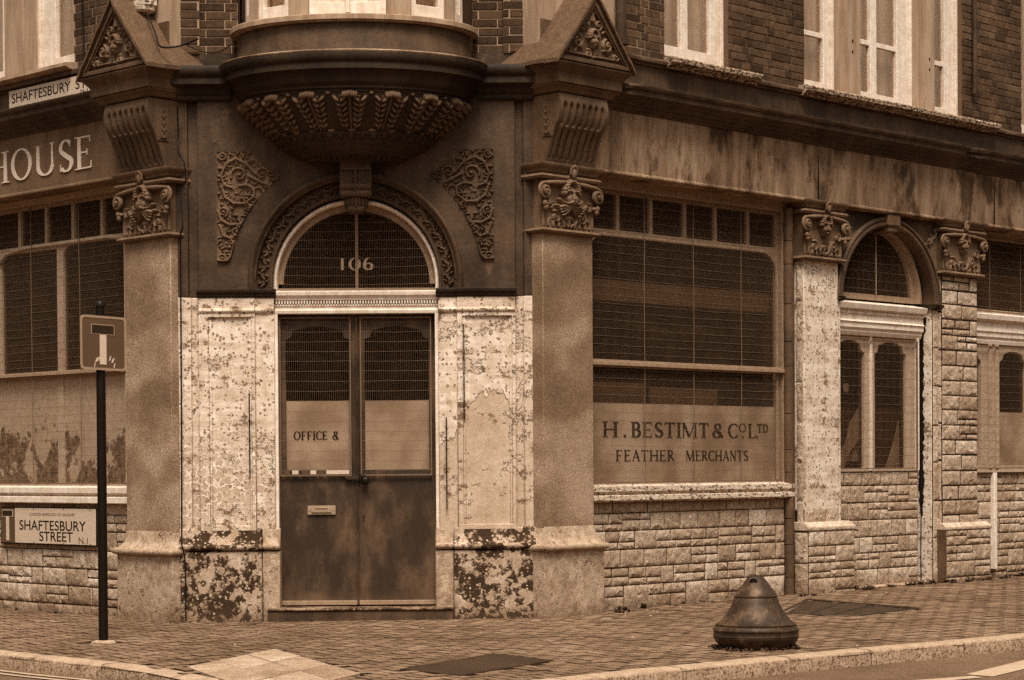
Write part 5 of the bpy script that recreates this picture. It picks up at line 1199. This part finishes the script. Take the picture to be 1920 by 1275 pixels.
# ---------------------------------------------------------------- left-hand front (frame L, s grows leftwards)
SE = 12.
fL = fascia(L, .6, SE, 3.89, 4.45, 'fascia_plain')
m = MB(L); serif(m, 'HOUSE', 2.83, 1.05, 4.04, 4.335, .026, .033, bold=.95); m.build('lettering', 'letter_pale', fL, smooth=0)
wobbly(L, [(d, z-.055) for d, z in cR], .75, SE, 'cornice', 'trim_dark', B, .003, seed=14)
m = MB(L); m.box(.1, SE, -.3, .0, 4.64, 4.90); pbuild(m, 'apron_band', 'trim_tan')
wobbly(L, [(-.1, 4.885), (.015, 4.885), (.02, 4.90), (.06, 4.91), (.065, 4.945), (.05, 4.955), (-.1, 4.97)], 1.0, SE, 'sill_course', 'trim_tan', B, .003, seed=15)
wobbly(L, [(-.15, 4.955), (.08, 4.955), (.13, 4.98), (.13, 5.01), (-.15, 5.04)], 1.36, SE, 'window_sill', 'pale_render', B, .003, seed=16)
bricks(L, .52, 1.42, 4.955, TOPZ, 0, 15, parent=B)
m = MB(L); m.box(.0, .515, -.3, -.03, 4.7, TOPZ); pbuild(m, 'corner_pier', 'pale_render')
upwin(L, 1.42, 2.10, 5.04, 6.9, [(1.50, 1.84)]); upwin(L, 2.62, 3.6, 5.04, 6.9, [(2.74, 3.5)])
m = MB(L); m.box(2.10, 2.30, -.2, -.05, 5.0, TOPZ); m.box(2.30, 2.62, -.2, -.03, 5.0, TOPZ); m.box(3.6, SE, -.2, 0, 5, TOPZ); pbuild(m, 'mullion_pier', 'pale_render', bevel=.008)
LW = sub('shop_window', B, 'left shop window with torn film behind wire mesh'); dW = -.22
m = MB(L); hol = []; tl = [.80, 1.325, 1.79, 2.235, 2.69, 3.15, 3.6]
for i in range(6): hol.append([(tl[i]+.022, 3.46), (tl[i]+.022, 3.80), (tl[i+1]-.022, 3.80), (tl[i+1]-.022, 3.46)])
hol += [rrect(.90, 1.96, 2.25, 3.42, .13), rrect(2.06, 3.02, 2.25, 3.40, .02), rrect(.90, 1.975, 1.18, 2.20, .02), rrect(2.07, 3.1, 1.18, 2.2, .02), rrect(3.2, 4.9, 1.18, 3.4, .1)]
m.plate([(.76, 1.14), (5.1, 1.14), (5.1, 3.88), (.76, 3.88)], hol, dW-.05, dW); m.box(.88, .93, dW, dW+.04, 1.14, 3.85); m.box(.76, SE, dW, dW+.05, 3.83, 3.93)
m.tube([(.90, dW+.01, 3.2), (.92, dW+.012, 3.34), (1.0, dW+.012, 3.42), (1.2, dW+.012, 3.44), (2.6, dW+.012, 3.44), (2.9, dW+.012, 3.41), (3.05, dW+.012, 3.32), (3.12, dW+.012, 3.15)], .022, 6)
m.build('frame', 'cream_frame', LW, smooth=35, bevel=.004)
m = MB(L); m.box(.80, 5.09, dW-.03, dW-.025, 1.15, 3.84); m.build('glass', 'glass', LW)
bricks(L, 5.1, SE, 1.0, 3.9, -.02, 91, parent=B, mortar='mortar_mid')
m = MB(L); m.box(.85, 5.0, dW-.022, dW-.016, 1.17, 2.215); m.build('torn_film', 'torn_film', LW)
guard(L, .78, 5.08, 1.18, 3.84, dW+.035, LW, heavy=(1.63, 2.43), mat='wire', rv=.0008, rh=.0014)
m = MB(L); m.box(.8, 4, dW-.012, dW+.06, 2.21, 2.235); m.build('cross_bar', 'tan_frame', LW)
wobbly(L, [(-.3, 1.0), (-.11, 1.0), (-.09, 1.01), (-.09, 1.06), (-.12, 1.075), (-.1, 1.09), (-.085, 1.10), (-.085, 1.15), (-.19, 1.165), (-.3, 1.17)], .70, SE, 'window_sill', 'white_frame', LW, .002, .15, 17)
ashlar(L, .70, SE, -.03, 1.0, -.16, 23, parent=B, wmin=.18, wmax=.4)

# ================================================================== THINGS ON AND BEFORE THE BUILDING
# street name plate low on the left wall
T1 = empty('street_sign', L.P(2.1, -.13, .79), 'street name plate with dead-end symbol fixed to the stone wall under the left window', 'street sign')
def atL(m): return m
m = MB(L); m.box(1.30, 2.915, -.135, -.118, .605, .965); m.build('backing_frame', 'post_black', T1, bevel=.004)
m = MB(L); m.box(1.315, 2.655, -.118, -.112, .62, .952); m.build('name_plate', 'sign_white', T1, bevel=.002)
m = MB(L); m.box(2.66, 2.90, -.118, -.112, .62, .95); m.cur = 1; m.box(2.755, 2.805, -.112, -.109, .64, .868); m.box(2.685, 2.875, -.112, -.1095, .868, .935); m.cur = 2; m.box(2.692, 2.868, -.1095, -.108, .875, .928)
m.build('dead_end_symbol', ['sign_blue', 'sign_white', 'sign_red'], T1)
sans(L, 'SHAFTESBURY', 2.575, 1.47, .745, .838, -.1125, .002, 'lettering', 'letter_dark', T1, .004)
sans(L, 'STREET', 2.235, 1.68, .643, .735, -.1125, .002, 'lettering', 'letter_dark', T1, .004)
sans(L, 'N.1', 1.585, 1.44, .632, .688, -.1125, .002, 'lettering', 'sign_blue', T1)
sans(L, 'LONDON BOROUGH OF HACKNEY', 2.40, 1.64, .882, .908, -.1125, .0015, 'lettering', 'guard_frame', T1)
m = MB(L)
for s_ in (2.33, 1.83, 1.40):
    for z in (.945, .627): m.ell((s_, -.111, z), ((.007, 0, 0), (0, .004, 0), (0, 0, .007)))
m.build('fixing_screw', 'cast_iron', T1)
# upper street name plate
T2 = empty('street_sign', L.P(1.8, .02, 4.8), 'pale enamel street name plate high up beside the left gable', 'street sign')
m = MB(L); m.box(1.06, 2.42, .04, .052, 4.72, 4.885); m.build('name_plate', 'sign_white', T2, bevel=.003)
m = MB(L); m.box(1.05, 2.43, .0, .04, 4.71, 4.895); m.build('backing_frame', 'guard_frame', T2)
sans(L, 'SHAFTESBURY', 2.37, 1.40, 4.765, 4.855, .0515, .002, 'lettering', 'letter_dark', T2, .003); sans(L, 'ST', 1.32, 1.15, 4.765, 4.855, .0515, .002, 'lettering', 'letter_dark', T2, .003)
sans(L, 'N.1', 1.24, 1.13, 4.728, 4.752, .0515, .002, 'lettering', 'letter_dark', T2)
# dead-end sign on its post
px, py = -1.845, -1.955; zb = gz(px, py)
T3 = empty('dead_end_sign', (px, py, zb), 'square blue dead-end sign on a black post at the left kerb', 'road sign')
m = MB(Fr((px, py), (1, 0), (0, 1))); m.tube([(0, 0, zb-.1), (-.0, 0, 1.4), (0, 0, 2.60)], .037, 20); m.build('post', 'post_black', T3, smooth=50)
m = MB(Fr((px, py), (1, 0), (0, 1))); m.tube([(0, 0, 2.58), (0, 0, 2.615), (0, 0, 2.622)], [.042, .042, .034], 20); m.build('post_cap', 'post_black', T3, smooth=50)
aS = radians(40); cS, sS = cos(aS), sin(aS); PF = Fr((px+.045*sS-.005, py-.045*cS), (cS, sS), (sS, -cS)); tl_ = -.028
class TF(Fr):
    def P(s, a, d, z): q = s.o[0]+s.t[0]*a+s.n[0]*d, s.o[1]+s.t[1]*a+s.n[1]*d; return (q[0], q[1], z+a*tl_)
PT = TF(PF.o, PF.t, PF.n)
def rsq(x0, x1, z0, z1, r, n=5):
    p = []
    for cx, cz, a_ in ((x1-r, z0+r, -90), (x1-r, z1-r, 0), (x0+r, z1-r, 90), (x0+r, z0+r, 180)): p += [(cx+r*cos(radians(a_+90*k/n)), cz+r*sin(radians(a_+90*k/n))) for k in range(n+1)]
    return p
x0, x1, z0, z1 = -.20, .205, 2.085, 2.505
m = MB(PT); m.plate(rsq(x0, x1, z0, z1, .035), [], 0, .004); m.cur = 1; m.plate(rsq(x0, x1, z0, z1, .035), [rsq(x0+.018, x1-.018, z0+.018, z1-.018, .025)], .004, .0065); m.build('sign_plate', ['sign_blue', 'sign_edge'], T3, smooth=0)
m = MB(PT); m.box(-.03, .028, .004, .006, z0+.045, z0+.275); m.cur = 1; m.box(-.105, .10, .004, .0065, z0+.275, z0+.355); m.cur = 2; m.box(-.098, .093, .0066, .0078, z0+.282, z0+.348)
m.build('dead_end_symbol', ['sign_white', 'sign_edge', 'sign_red'], T3, smooth=0)
m = MB(PT); random.seed(2)
for a_, b_, w_ in ((-.07, .09, .03), (-.045, .10, .02), (.07, .09, .03), (.05, .105, .02), (-.08, .05, .012), (.09, .05, .015)): m.plate([(a_, z0+b_-.03), (a_+w_*.5, z0+b_-.028), (a_+w_, z0+b_+.01), (a_+w_*.3, z0+b_)], [], .0042, .0068)
m.build('torn_sticker', 'sign_white', T3, smooth=0)
m = MB(PT); m.box(-.06, .06, -.02, 0, 2.17, 2.20); m.box(-.06, .06, -.02, 0, 2.38, 2.41); m.build('clamp', 'cast_iron', T3, bevel=.003)
# bell bollard
bx, by = 3.085, -3.25; zb = gz(bx, by)
T4 = empty('bell_bollard', (bx, by, zb), 'low bell-shaped cast iron bollard with a hole at its tip, standing by the right kerb', 'bollard')
FB = Fr((bx, by), (1, 0), (0, 1))
pr = [(.24, -.02), (.25, .0), (.275, .03), (.295, .05), (.306, .08), (.305, .085), (.309, .09), (.309, .096), (.305, .10), (.305, .125), (.311, .13), (.311, .138), (.302, .142), (.292, .16), (.285, .163), (.289, .168), (.289, .176), (.276, .18), (.25, .20), (.217, .24), (.188, .285), (.165, .33), (.155, .362), (.152, .365), (.156, .369), (.156, .377), (.150, .38), (.135, .41), (.106, .44), (.088, .468), (.07, .493), (.055, .510), (.038, .521), (.018, .527), (.0, .528)]
m = MB(FB); m.lathe(0, 0, [(r, z+zb) for r, z in pr], 72); ob = m.build('bell', 'cast_iron', T4, smooth=28)
m = MB(FB); m.tube([(-.03, -.08, zb+.478), (-.02, -.045, zb+.483), (-.01, 0, zb+.48)], [.028, .025, .02], 16); m.build('lifting_hole', 'interior_dark', T4, smooth=50)
m = MB(FB); m.tube([(-.03+.029*cos(radians(t)), -.079, zb+.478+.029*sin(radians(t))) for t in range(0, 361, 24)], .006, 6); m.build('hole_rim', 'cast_iron', T4, smooth=50)
# cables and small box
def cable(name, F, pts, r, label, cat='cable', mat='cable_black', grp=None):
    m = MB(F); P = []
    for i in range(len(pts)-1):
        for k in range(6):
            t = k/6; p0, p1, p2, p3 = pts[max(i-1, 0)], pts[i], pts[i+1], pts[min(i+2, len(pts)-1)]
            P.append(tuple(.5*((2*p1[j])+(-p0[j]+p2[j])*t+(2*p0[j]-5*p1[j]+4*p2[j]-p3[j])*t*t+(-p0[j]+3*p1[j]-3*p2[j]+p3[j])*t**3) for j in range(3)))
    P.append(pts[-1]); m.tube(P, r, 6); o = m.build(name, mat, None, smooth=60); return tag(o, label, cat, grp)
cable('wall_cable', C, [(-1.50, .10, 4.45), (-1.505, .03, 4.2), (-1.495, .1, 4.05), (-1.44, .15, 3.95), (-1.43, .13, 3.8), (-1.48, .09, 3.72), (-1.46, .13, 3.4), (-1.49, .06, 3.3), (-1.497, .025, 2.6), (-1.502, .02, 1.6), (-1.508, .02, .82), (-1.50, .10, .68), (-1.478, .125, .60), (-1.47, .10, .5), (-1.468, .10, .0)], .007, 'thin black cable running down the joint right of the left granite column')
cable('wall_cable', L, [(.3, .05, 5.32), (.15, .1, 5.25), (-.05, .16, 5.05), (-.13, .17, 4.93), (-.3, .1, 4.92), (-.5, .05, 4.96)], .008, 'black cable looping from the pale box down over the left gable roof')
cable('wall_cable', L, [(1.24, .03, 6.2), (1.235, .03, 5.6), (1.22, .03, 5.2), (1.2, .04, 4.98)], .008, 'pair of thin cables down the brick left of the left gable')
cable('wall_cable', C, [(-1.45, .02, 5.0), (-1.3, -.03, 4.94), (-1.15, 0, 4.93), (-1.05, .03, 4.98)], .005, 'slack wire crossing the brick left of the oriel')
bo = MB(L); bo.box(.14, .33, .0, .12, 5.34, 5.62); bo.lathe(.235, .06, [(.09, 5.34), (.085, 5.30), (.03, 5.275), (0, 5.275)], 16)
T5 = bo.build('junction_box', 'white_sill', None, smooth=40, bevel=.008); tag(T5, 'small pale weathered box on the wall behind the left gable roof', 'junction box')

# ================================================================== GROUND
def struct(o, k='structure'): o['kind'] = k; return o
KT = .018
kl = [(2.6, 2.22), (1.0, 2.2), (-.95, 2.22), (-1.45, 2.25)]
KERB = [(-9.0, 3.75), (-5.5, .15), (-2.43, -2.92), (-1.97, -3.41), (-1.53, -3.82), (-1.16, -4.26), (-.70, -5.02), (-.35, -5.62), (.0, -5.95), (.45, -6.1), (.9, -6.0), (1.43, -5.55), (2.28, -4.80), (3.29, -4.02), (3.93, -3.53), (4.59, -3.06), (5.16, -2.62), (8.0, -.35), (16.0, 6.2)]
def drop(x, y):                                       # the kerb is lowered round the corner
    t = min(1, max(0, (x+1.9)/.9)); u = min(1, max(0, (1.2-x)/.6)); return min(t, u) if x < 1.2 else 0
def roadz(x, y): return gz(x, y)-.105
m = MB(W); N_ = 600; m.fc(*[m.vt(x, y, .006*x*0-.20) for x, y in ((-N_, -N_), (N_, -N_), (N_, N_), (-N_, N_))]); struct(m.build('ground', 'asphalt', None, smooth=0))
m = MB(W); rows = []
xs = list(np.linspace(-30, 30, 31)); ys = list(np.linspace(-30, 12, 22))
m.grid([[(x, y, roadz(x, y)) for x in xs] for y in ys]); struct(m.build('road', 'asphalt', None, smooth=60))
m = MB(W); back = [(16, 6.2), (16, 20), (-9, 20)]
Pp = KERB[::-1]
ring = [m.vt(x, y, gz(x, y)-.02) for x, y in KERB+[(16, 18), (-9, 18)]]; m.fc(*ring); struct(m.build('pavement', 'joint_sand', None, smooth=0))
# kerb stones
def offs(P, w_):
    o = []
    for i in range(len(P)):
        a_, b_ = P[max(i-1, 0)], P[min(i+1, len(P)-1)]; l = hypot(b_[0]-a_[0], b_[1]-a_[1]); o.append((P[i][0]-(b_[1]-a_[1])/l*w_, P[i][1]+(b_[0]-a_[0])/l*w_))
    return o
# resample the kerb line in stones about 0.9 m long
acc = [0]
for a_, b_ in zip(KERB, KERB[1:]): acc.append(acc[-1]+hypot(b_[0]-a_[0], b_[1]-a_[1]))
def kat(t):
    for i in range(len(acc)-1):
        if t <= acc[i+1] or i == len(acc)-2: f = (t-acc[i])/(acc[i+1]-acc[i]); return tuple(KERB[i][j]+(KERB[i+1][j]-KERB[i][j])*f for j in (0, 1))
random.seed(4); t = 0; m = MB(W); KW = .15
while t < acc[-1]-.2:
    ln = random.uniform(.8, 1.05); n = 6; A_ = []
    for k in range(n+1):
        q = min(t+.006+(ln-.012)*k/n, acc[-1]-.001); p = kat(q); p2 = kat(min(q+.02, acc[-1])); p1 = kat(max(q-.02, 0)); l = hypot(p2[0]-p1[0], p2[1]-p1[1]) or 1
        nx_, ny_ = -(p2[1]-p1[1])/l, (p2[0]-p1[0])/l; zt = gz(*p)+.004-.018*drop(*p)+random.uniform(-.002, .002)
        bx_, by_ = p[0]+nx_*KW, p[1]+ny_*KW; rz = roadz(*p)-.05; j = random.uniform(-.004, .004)
        A_.append([m.vt(p[0]-nx_*.0, p[1]-ny_*.0, rz), m.vt(p[0]+nx_*j, p[1]+ny_*j, zt-.025), m.vt(p[0]+nx_*.008, p[1]+ny_*.008, zt-.008), m.vt(p[0]+nx_*.028, p[1]+ny_*.028, zt), m.vt(bx_, by_, zt+.002+.012*drop(*p)), m.vt(bx_, by_, rz)])
    for k in range(n):
        for i in range(6): j = (i+1) % 6; m.fc(A_[k][i], A_[k][j], A_[k+1][j], A_[k+1][i])
    m.fc(*A_[0]); m.fc(*reversed(A_[-1])); t += ln
struct(m.build('kerb', 'kerb_granite', None, smooth=50))
# herringbone block paving
inn = offs(KERB, KW+.004)
def inpoly(x, y, P):
    c = False; n = len(P)
    for i in range(n):
        x1, y1 = P[i]; x2, y2 = P[(i+1) % n]
        if (y1 > y) != (y2 > y) and x < (x2-x1)*(y-y1)/(y2-y1)+x1: c = not c
    return c
PAV = inn+[(14, 14), (-9, 10)]
SLAB = [(-.89, -4.15), (-.42, -2.87), (.33, -4.78), (-.15, -6.05)]; COV = [(.57, -4.53), (1.19, -3.48), (1.60, -4.06), (.98, -5.0)]; IRON = [(3.70, .05), (4.22, 1.85), (5.0, .44), (4.35, -.35)]
def wallin(x, y):                                     # inside the building?
    return y > -.02 and (y > x-1.55 and y > -x-1.45)
random.seed(11); m = MB(W); bw, bl = .1, .2; ang = radians(31); ca, sa = cos(ang), sin(ang)
pav = 0
for cxi in range(-120, 170):
    for cyi in range(-150, 120):
        t_ = (cxi-cyi) % 4
        if t_ == 0: x0_, y0_, w_, h_ = cxi*bw, cyi*bw, bl, bw
        elif t_ == 2+1: x0_, y0_, w_, h_ = cxi*bw, cyi*bw, bw, bl
        else: continue
        xc, yc = x0_+w_/2, y0_+h_/2; X, Y = xc*ca-yc*sa, xc*sa+yc*ca
        if X < -5.5 or X > 13 or Y < -7 or Y > 11 or wallin(X, Y) or not inpoly(X, Y, PAV): continue
        if any(inpoly(X, Y, q) for q in (SLAB, COV, IRON)): continue
        if hypot(X-px, Y-py) < .12: continue
        g = .0045; tz = random.gauss(0, .0014); tx_, ty_ = random.gauss(0, .008), random.gauss(0, .008); c = .0045
        def pz(x, y, e=0): xx, yy = x*ca-y*sa, x*sa+y*ca; return m.vt(xx, yy, gz(xx, yy)+tz+tx_*(x-xc)+ty_*(y-yc)-e)
        X0, X1, Y0, Y1 = x0_+g, x0_+w_-g, y0_+g, y0_+h_-g
        lo = [pz(X0, Y0, .021), pz(X1, Y0, .021), pz(X1, Y1, .021), pz(X0, Y1, .021)]; mi = [pz(X0, Y0, .004), pz(X1, Y0, .004), pz(X1, Y1, .004), pz(X0, Y1, .004)]; tp = [pz(X0+c, Y0+c), pz(X1-c, Y0+c), pz(X1-c, Y1-c), pz(X0+c, Y1-c)]
        for A_, B_ in ((lo, mi), (mi, tp)):
            m.cur = 1
            for q in range(4): w2 = (q+1) % 4; m.fc(A_[q], A_[w2], B_[w2], B_[q])
        m.cur = 0; m.fc(*tp); pav += 1
struct(m.build('block_paving', ['paver', 'joint_dirt'], None, smooth=0))
def quadgrid(P, nu, nv, name, mat, zoff, gap=.005, kind=True, ribs=0):
    m = MB(W)
    def at(u, v): return tuple((P[0][k]*(1-u)+P[1][k]*u)*(1-v)+(P[3][k]*(1-u)+P[2][k]*u)*v for k in (0, 1))
    for i in range(nu):
        for j in range(nv):
            e = gap/1.3; c = [at(i/nu+e, j/nv+e), at((i+1)/nu-e, j/nv+e), at((i+1)/nu-e, (j+1)/nv-e), at(i/nu+e, (j+1)/nv-e)]
            q = random.gauss(0, .001); lo = [m.vt(x, y, gz(x, y)-.03) for x, y in c]; hi = [m.vt(x, y, gz(x, y)+zoff+q) for x, y in c]
            for k in range(4): k2 = (k+1) % 4; m.fc(lo[k], lo[k2], hi[k2], hi[k])
            m.fc(*hi)
    return m.build(name, mat, None, smooth=0)
struct(quadgrid(SLAB, 3, 3, 'paving_slabs', 'flag', .006))
o = quadgrid(COV, 1, 1, 'utility_cover', 'patch_asphalt', .008, 0); tag(o, 'dark tarmac-filled service cover in the pavement before the door', 'manhole cover')
T6 = empty('cellar_hatch', (4.3, .6, gz(4.3, .6)), 'dark rusty cellar hatch set in the paving behind the bell bollard', 'hatch')
q = quadgrid(IRON, 2, 1, 'hatch_plate', 'cover_iron', -.004, .01); q.parent = T6; q.matrix_parent_inverse = T6.matrix_world.inverted()
m = MB(W); P = IRON+[IRON[0]]
for a_, b_ in zip(P, P[1:]): m.tube([(a_[0], a_[1], gz(*a_)-.001), (b_[0], b_[1], gz(*b_)-.001)], .014, 6)
for f_q in (.33, .6): a_ = tuple(IRON[0][k]*(1-f_q)+IRON[3][k]*f_q for k in (0, 1)); b_ = tuple(IRON[1][k]*(1-f_q)+IRON[2][k]*f_q for k in (0, 1)); m.tube([(a_[0], a_[1], gz(*a_)-.002), (b_[0], b_[1], gz(*b_)-.002)], .008, 6)
m.build('hatch_rim', 'cover_iron', T6)
m = MB(Fr((px, py), (1, 0), (0, 1))); zb = gz(px, py); m.lathe(0, 0, [(.10, zb-.01), (.09, zb+.004), (.05, zb+.012), (.03, zb+.012)], 9); struct(m.build('mortar_collar', 'flag', None))
# road markings
def mark(P, name='road_marking'):
    m = MB(W); m.fc(*[m.vt(x, y, roadz(x, y)+.005) for x, y in P]); return struct(m.build(name, 'road_paint', None, smooth=0))
def lineK(t0, t1, off_, w_, name='road_marking'):
    m = MB(W); A_ = []
    n = max(2, int((t1-t0)/.3))
    for k in range(n+1):
        q = t0+(t1-t0)*k/n; p = kat(q); p2 = kat(q+.05); p1 = kat(q-.05 if q > .05 else 0); l = hypot(p2[0]-p1[0], p2[1]-p1[1]); nx_, ny_ = (p2[1]-p1[1])/l, -(p2[0]-p1[0])/l
        A_.append([m.vt(p[0]+nx_*o_, p[1]+ny_*o_, roadz(*p)+.006) for o_ in (off_, off_+w_)])
    for k in range(n): m.fc(A_[k][0], A_[k][1], A_[k+1][1], A_[k+1][0])
    return struct(m.build(name, 'road_paint', None, smooth=0))
lineK(4.0, acc[5], .10, .05); lineK(4.0, acc[5], .22, .05)
mark([(4.36, -4.33), (4.5, -4.50), (5.25, -3.42), (5.05, -3.30)]); mark([(3.4, -4.95), (3.5, -5.1), (4.42, -4.55), (4.38, -4.44)]); mark([(5.7, -2.95), (5.9, -3.05), (8.0, -1.1), (7.9, -1.0)])
# weeds and moss along the wall foot
random.seed(21); m = MB(W)
def tuft(x, y, h, n):
    z = gz(x, y)
    for k in range(n):
        a_ = random.uniform(0, 6.28); l = h*random.uniform(.4, 1); w_ = random.uniform(.004, .012); q = random.uniform(0, .03); bx_, by_ = x+cos(a_)*q, y+sin(a_)*q; ex, ey = x+cos(a_)*(q+l*.8), y+sin(a_)*(q+l*.8)
        nx_, ny_ = -sin(a_)*w_, cos(a_)*w_; m.fc(m.vt(bx_-nx_, by_-ny_, z-.004), m.vt(bx_+nx_, by_+ny_, z-.004), m.vt((bx_+ex)/2+nx_, (by_+ey)/2+ny_, z+l*.6), m.vt(ex, ey, z+l*.5), m.vt((bx_+ex)/2-nx_, (by_+ey)/2-ny_, z+l*.55))
for s_, d_, c_ in ((1.2, -.1, 3), (1.5, -.08, 3), (2.2, -.1, 2), (3.3, -.08, 4), (3.6, .1, 3), (4.7, .03, 7), (4.9, -.05, 6), (5.3, -.05, 3), (5.7, .0, 9), (5.95, .02, 9), (6.2, .05, 6), (6.6, .12, 7), (6.9, .12, 6), (7.3, .15, 5), (7.6, .0, 5), (7.8, .05, 9), (8.1, .05, 9), (8.5, .05, 9), (.9, .1, 3)):
    for k in range(c_):
        p = R.P(s_+random.uniform(-.15, .15), d_+random.uniform(-.03, .06), 0); tuft(p[0], p[1], random.uniform(.03, .09), random.randint(7, 14))
for s_ in (1.2, 1.9, 2.6): p = L.P(s_, -.08, 0); tuft(p[0], p[1], .04, 8)
for k in range(60):
    t = random.uniform(0, 2*pi); rr = .27+random.uniform(0, .05); tuft(bx+rr*cos(t), by+rr*sin(t), random.uniform(.02, .05), 4)
tag(m.build('weeds', 'weed', None, smooth=0), 'low weeds and moss growing along the foot of the wall', 'weeds', kind='stuff')
m = MB(W); random.seed(31)
for k in range(90):
    if k % 3: p = R.P(random.uniform(.2, 9), random.uniform(.0, 1.0)**1.5*1.2+.1, 0)
    else: p = (random.uniform(-3, 6), random.uniform(-4.5, -.3))
    if wallin(*p[:2]) or not inpoly(p[0], p[1], PAV): continue
    z = gz(p[0], p[1]); r_ = random.uniform(.004, .012); m.ell((p[0], p[1], z+.004), ((r_, 0, 0), (0, r_*.8, 0), (0, 0, r_*.4)), 5, 3)
tag(m.build('litter', 'sign_white', None, smooth=0), 'tiny pale scraps and grit scattered over the block paving', 'litter', kind='stuff')

# unseen houses added across the two streets and behind the viewer: they show as dim reflections in the glass, block low sky light and close the street
def terrace(F, s0, s1, d0, h, n, label, grp='unseen terraces across the street'):
    o = empty('unseen_terrace', F.P((s0+s1)/2, d0, 0), label, 'house', grp); m = MB(F); w_ = (s1-s0)/n; hol = []
    for k in range(n):
        c = s0+w_*(k+.5)
        for z in (1.0, 4.1, 7.0):
            if z+1.7 < h: hol.append([(c-w_*.28, z), (c-w_*.28, z+1.7), (c-w_*.02, z+1.7), (c-w_*.02, z)]); hol.append([(c+w_*.12, z), (c+w_*.12, z+1.7), (c+w_*.34, z+1.7), (c+w_*.34, z)])
    m.plate([(s0, -.3), (s1, -.3), (s1, h), (s0, h)], hol, d0, d0+.3); m.box(s0, s1, d0+.3, d0+8, -.3, h-.2); m.build('wall', 'terrace_brick', o, smooth=0)
    m = MB(F); m.box(s0-.1, s1+.1, d0-.2, d0+.35, h, h+.35); m.ext([(d0+.3, h+.1), (d0+4, h+2.2), (d0+8, h+.1)], s0, s1); m.build('roof', 'roof_slate', o, smooth=0)
    m = MB(F)
    for p in hol: x0_, x1_ = p[0][0], p[2][0]; z0_, z1_ = p[0][1], p[1][1]; xm = (x0_+x1_)/2; m.box(x0_, x1_, d0+.1, d0+.14, z0_, z0_+.08); m.box(x0_, x1_, d0+.1, d0+.14, (z0_+z1_)/2-.03, (z0_+z1_)/2+.03); m.box(xm-.03, xm+.03, d0+.1, d0+.13, z0_+.08, z1_); m.box(x0_-.05, x1_+.05, d0-.06, d0-.01, z0_-.12, z0_)
    m.build('window_frame', 'white_frame', o, smooth=0)
terrace(R, -3, 14, 14.5, 8.6, 4, 'unseen brick terrace added facing the right-hand street front'); terrace(R, 17, 45, 14.5, 7.2, 6, 'unseen lower brick terrace added farther along the right-hand street')
terrace(L, -2, 16, 15.5, 8.8, 4, 'unseen brick terrace added facing the left-hand street front'); terrace(L, 20, 45, 15.5, 7.0, 5, 'unseen lower brick terrace added farther along the left-hand street')
terrace(Fr((-9, -33), (1, 0), (0, -1)), 0, 20, 0, 9.2, 5, 'unseen brick terrace added behind the viewer facing the corner entrance')
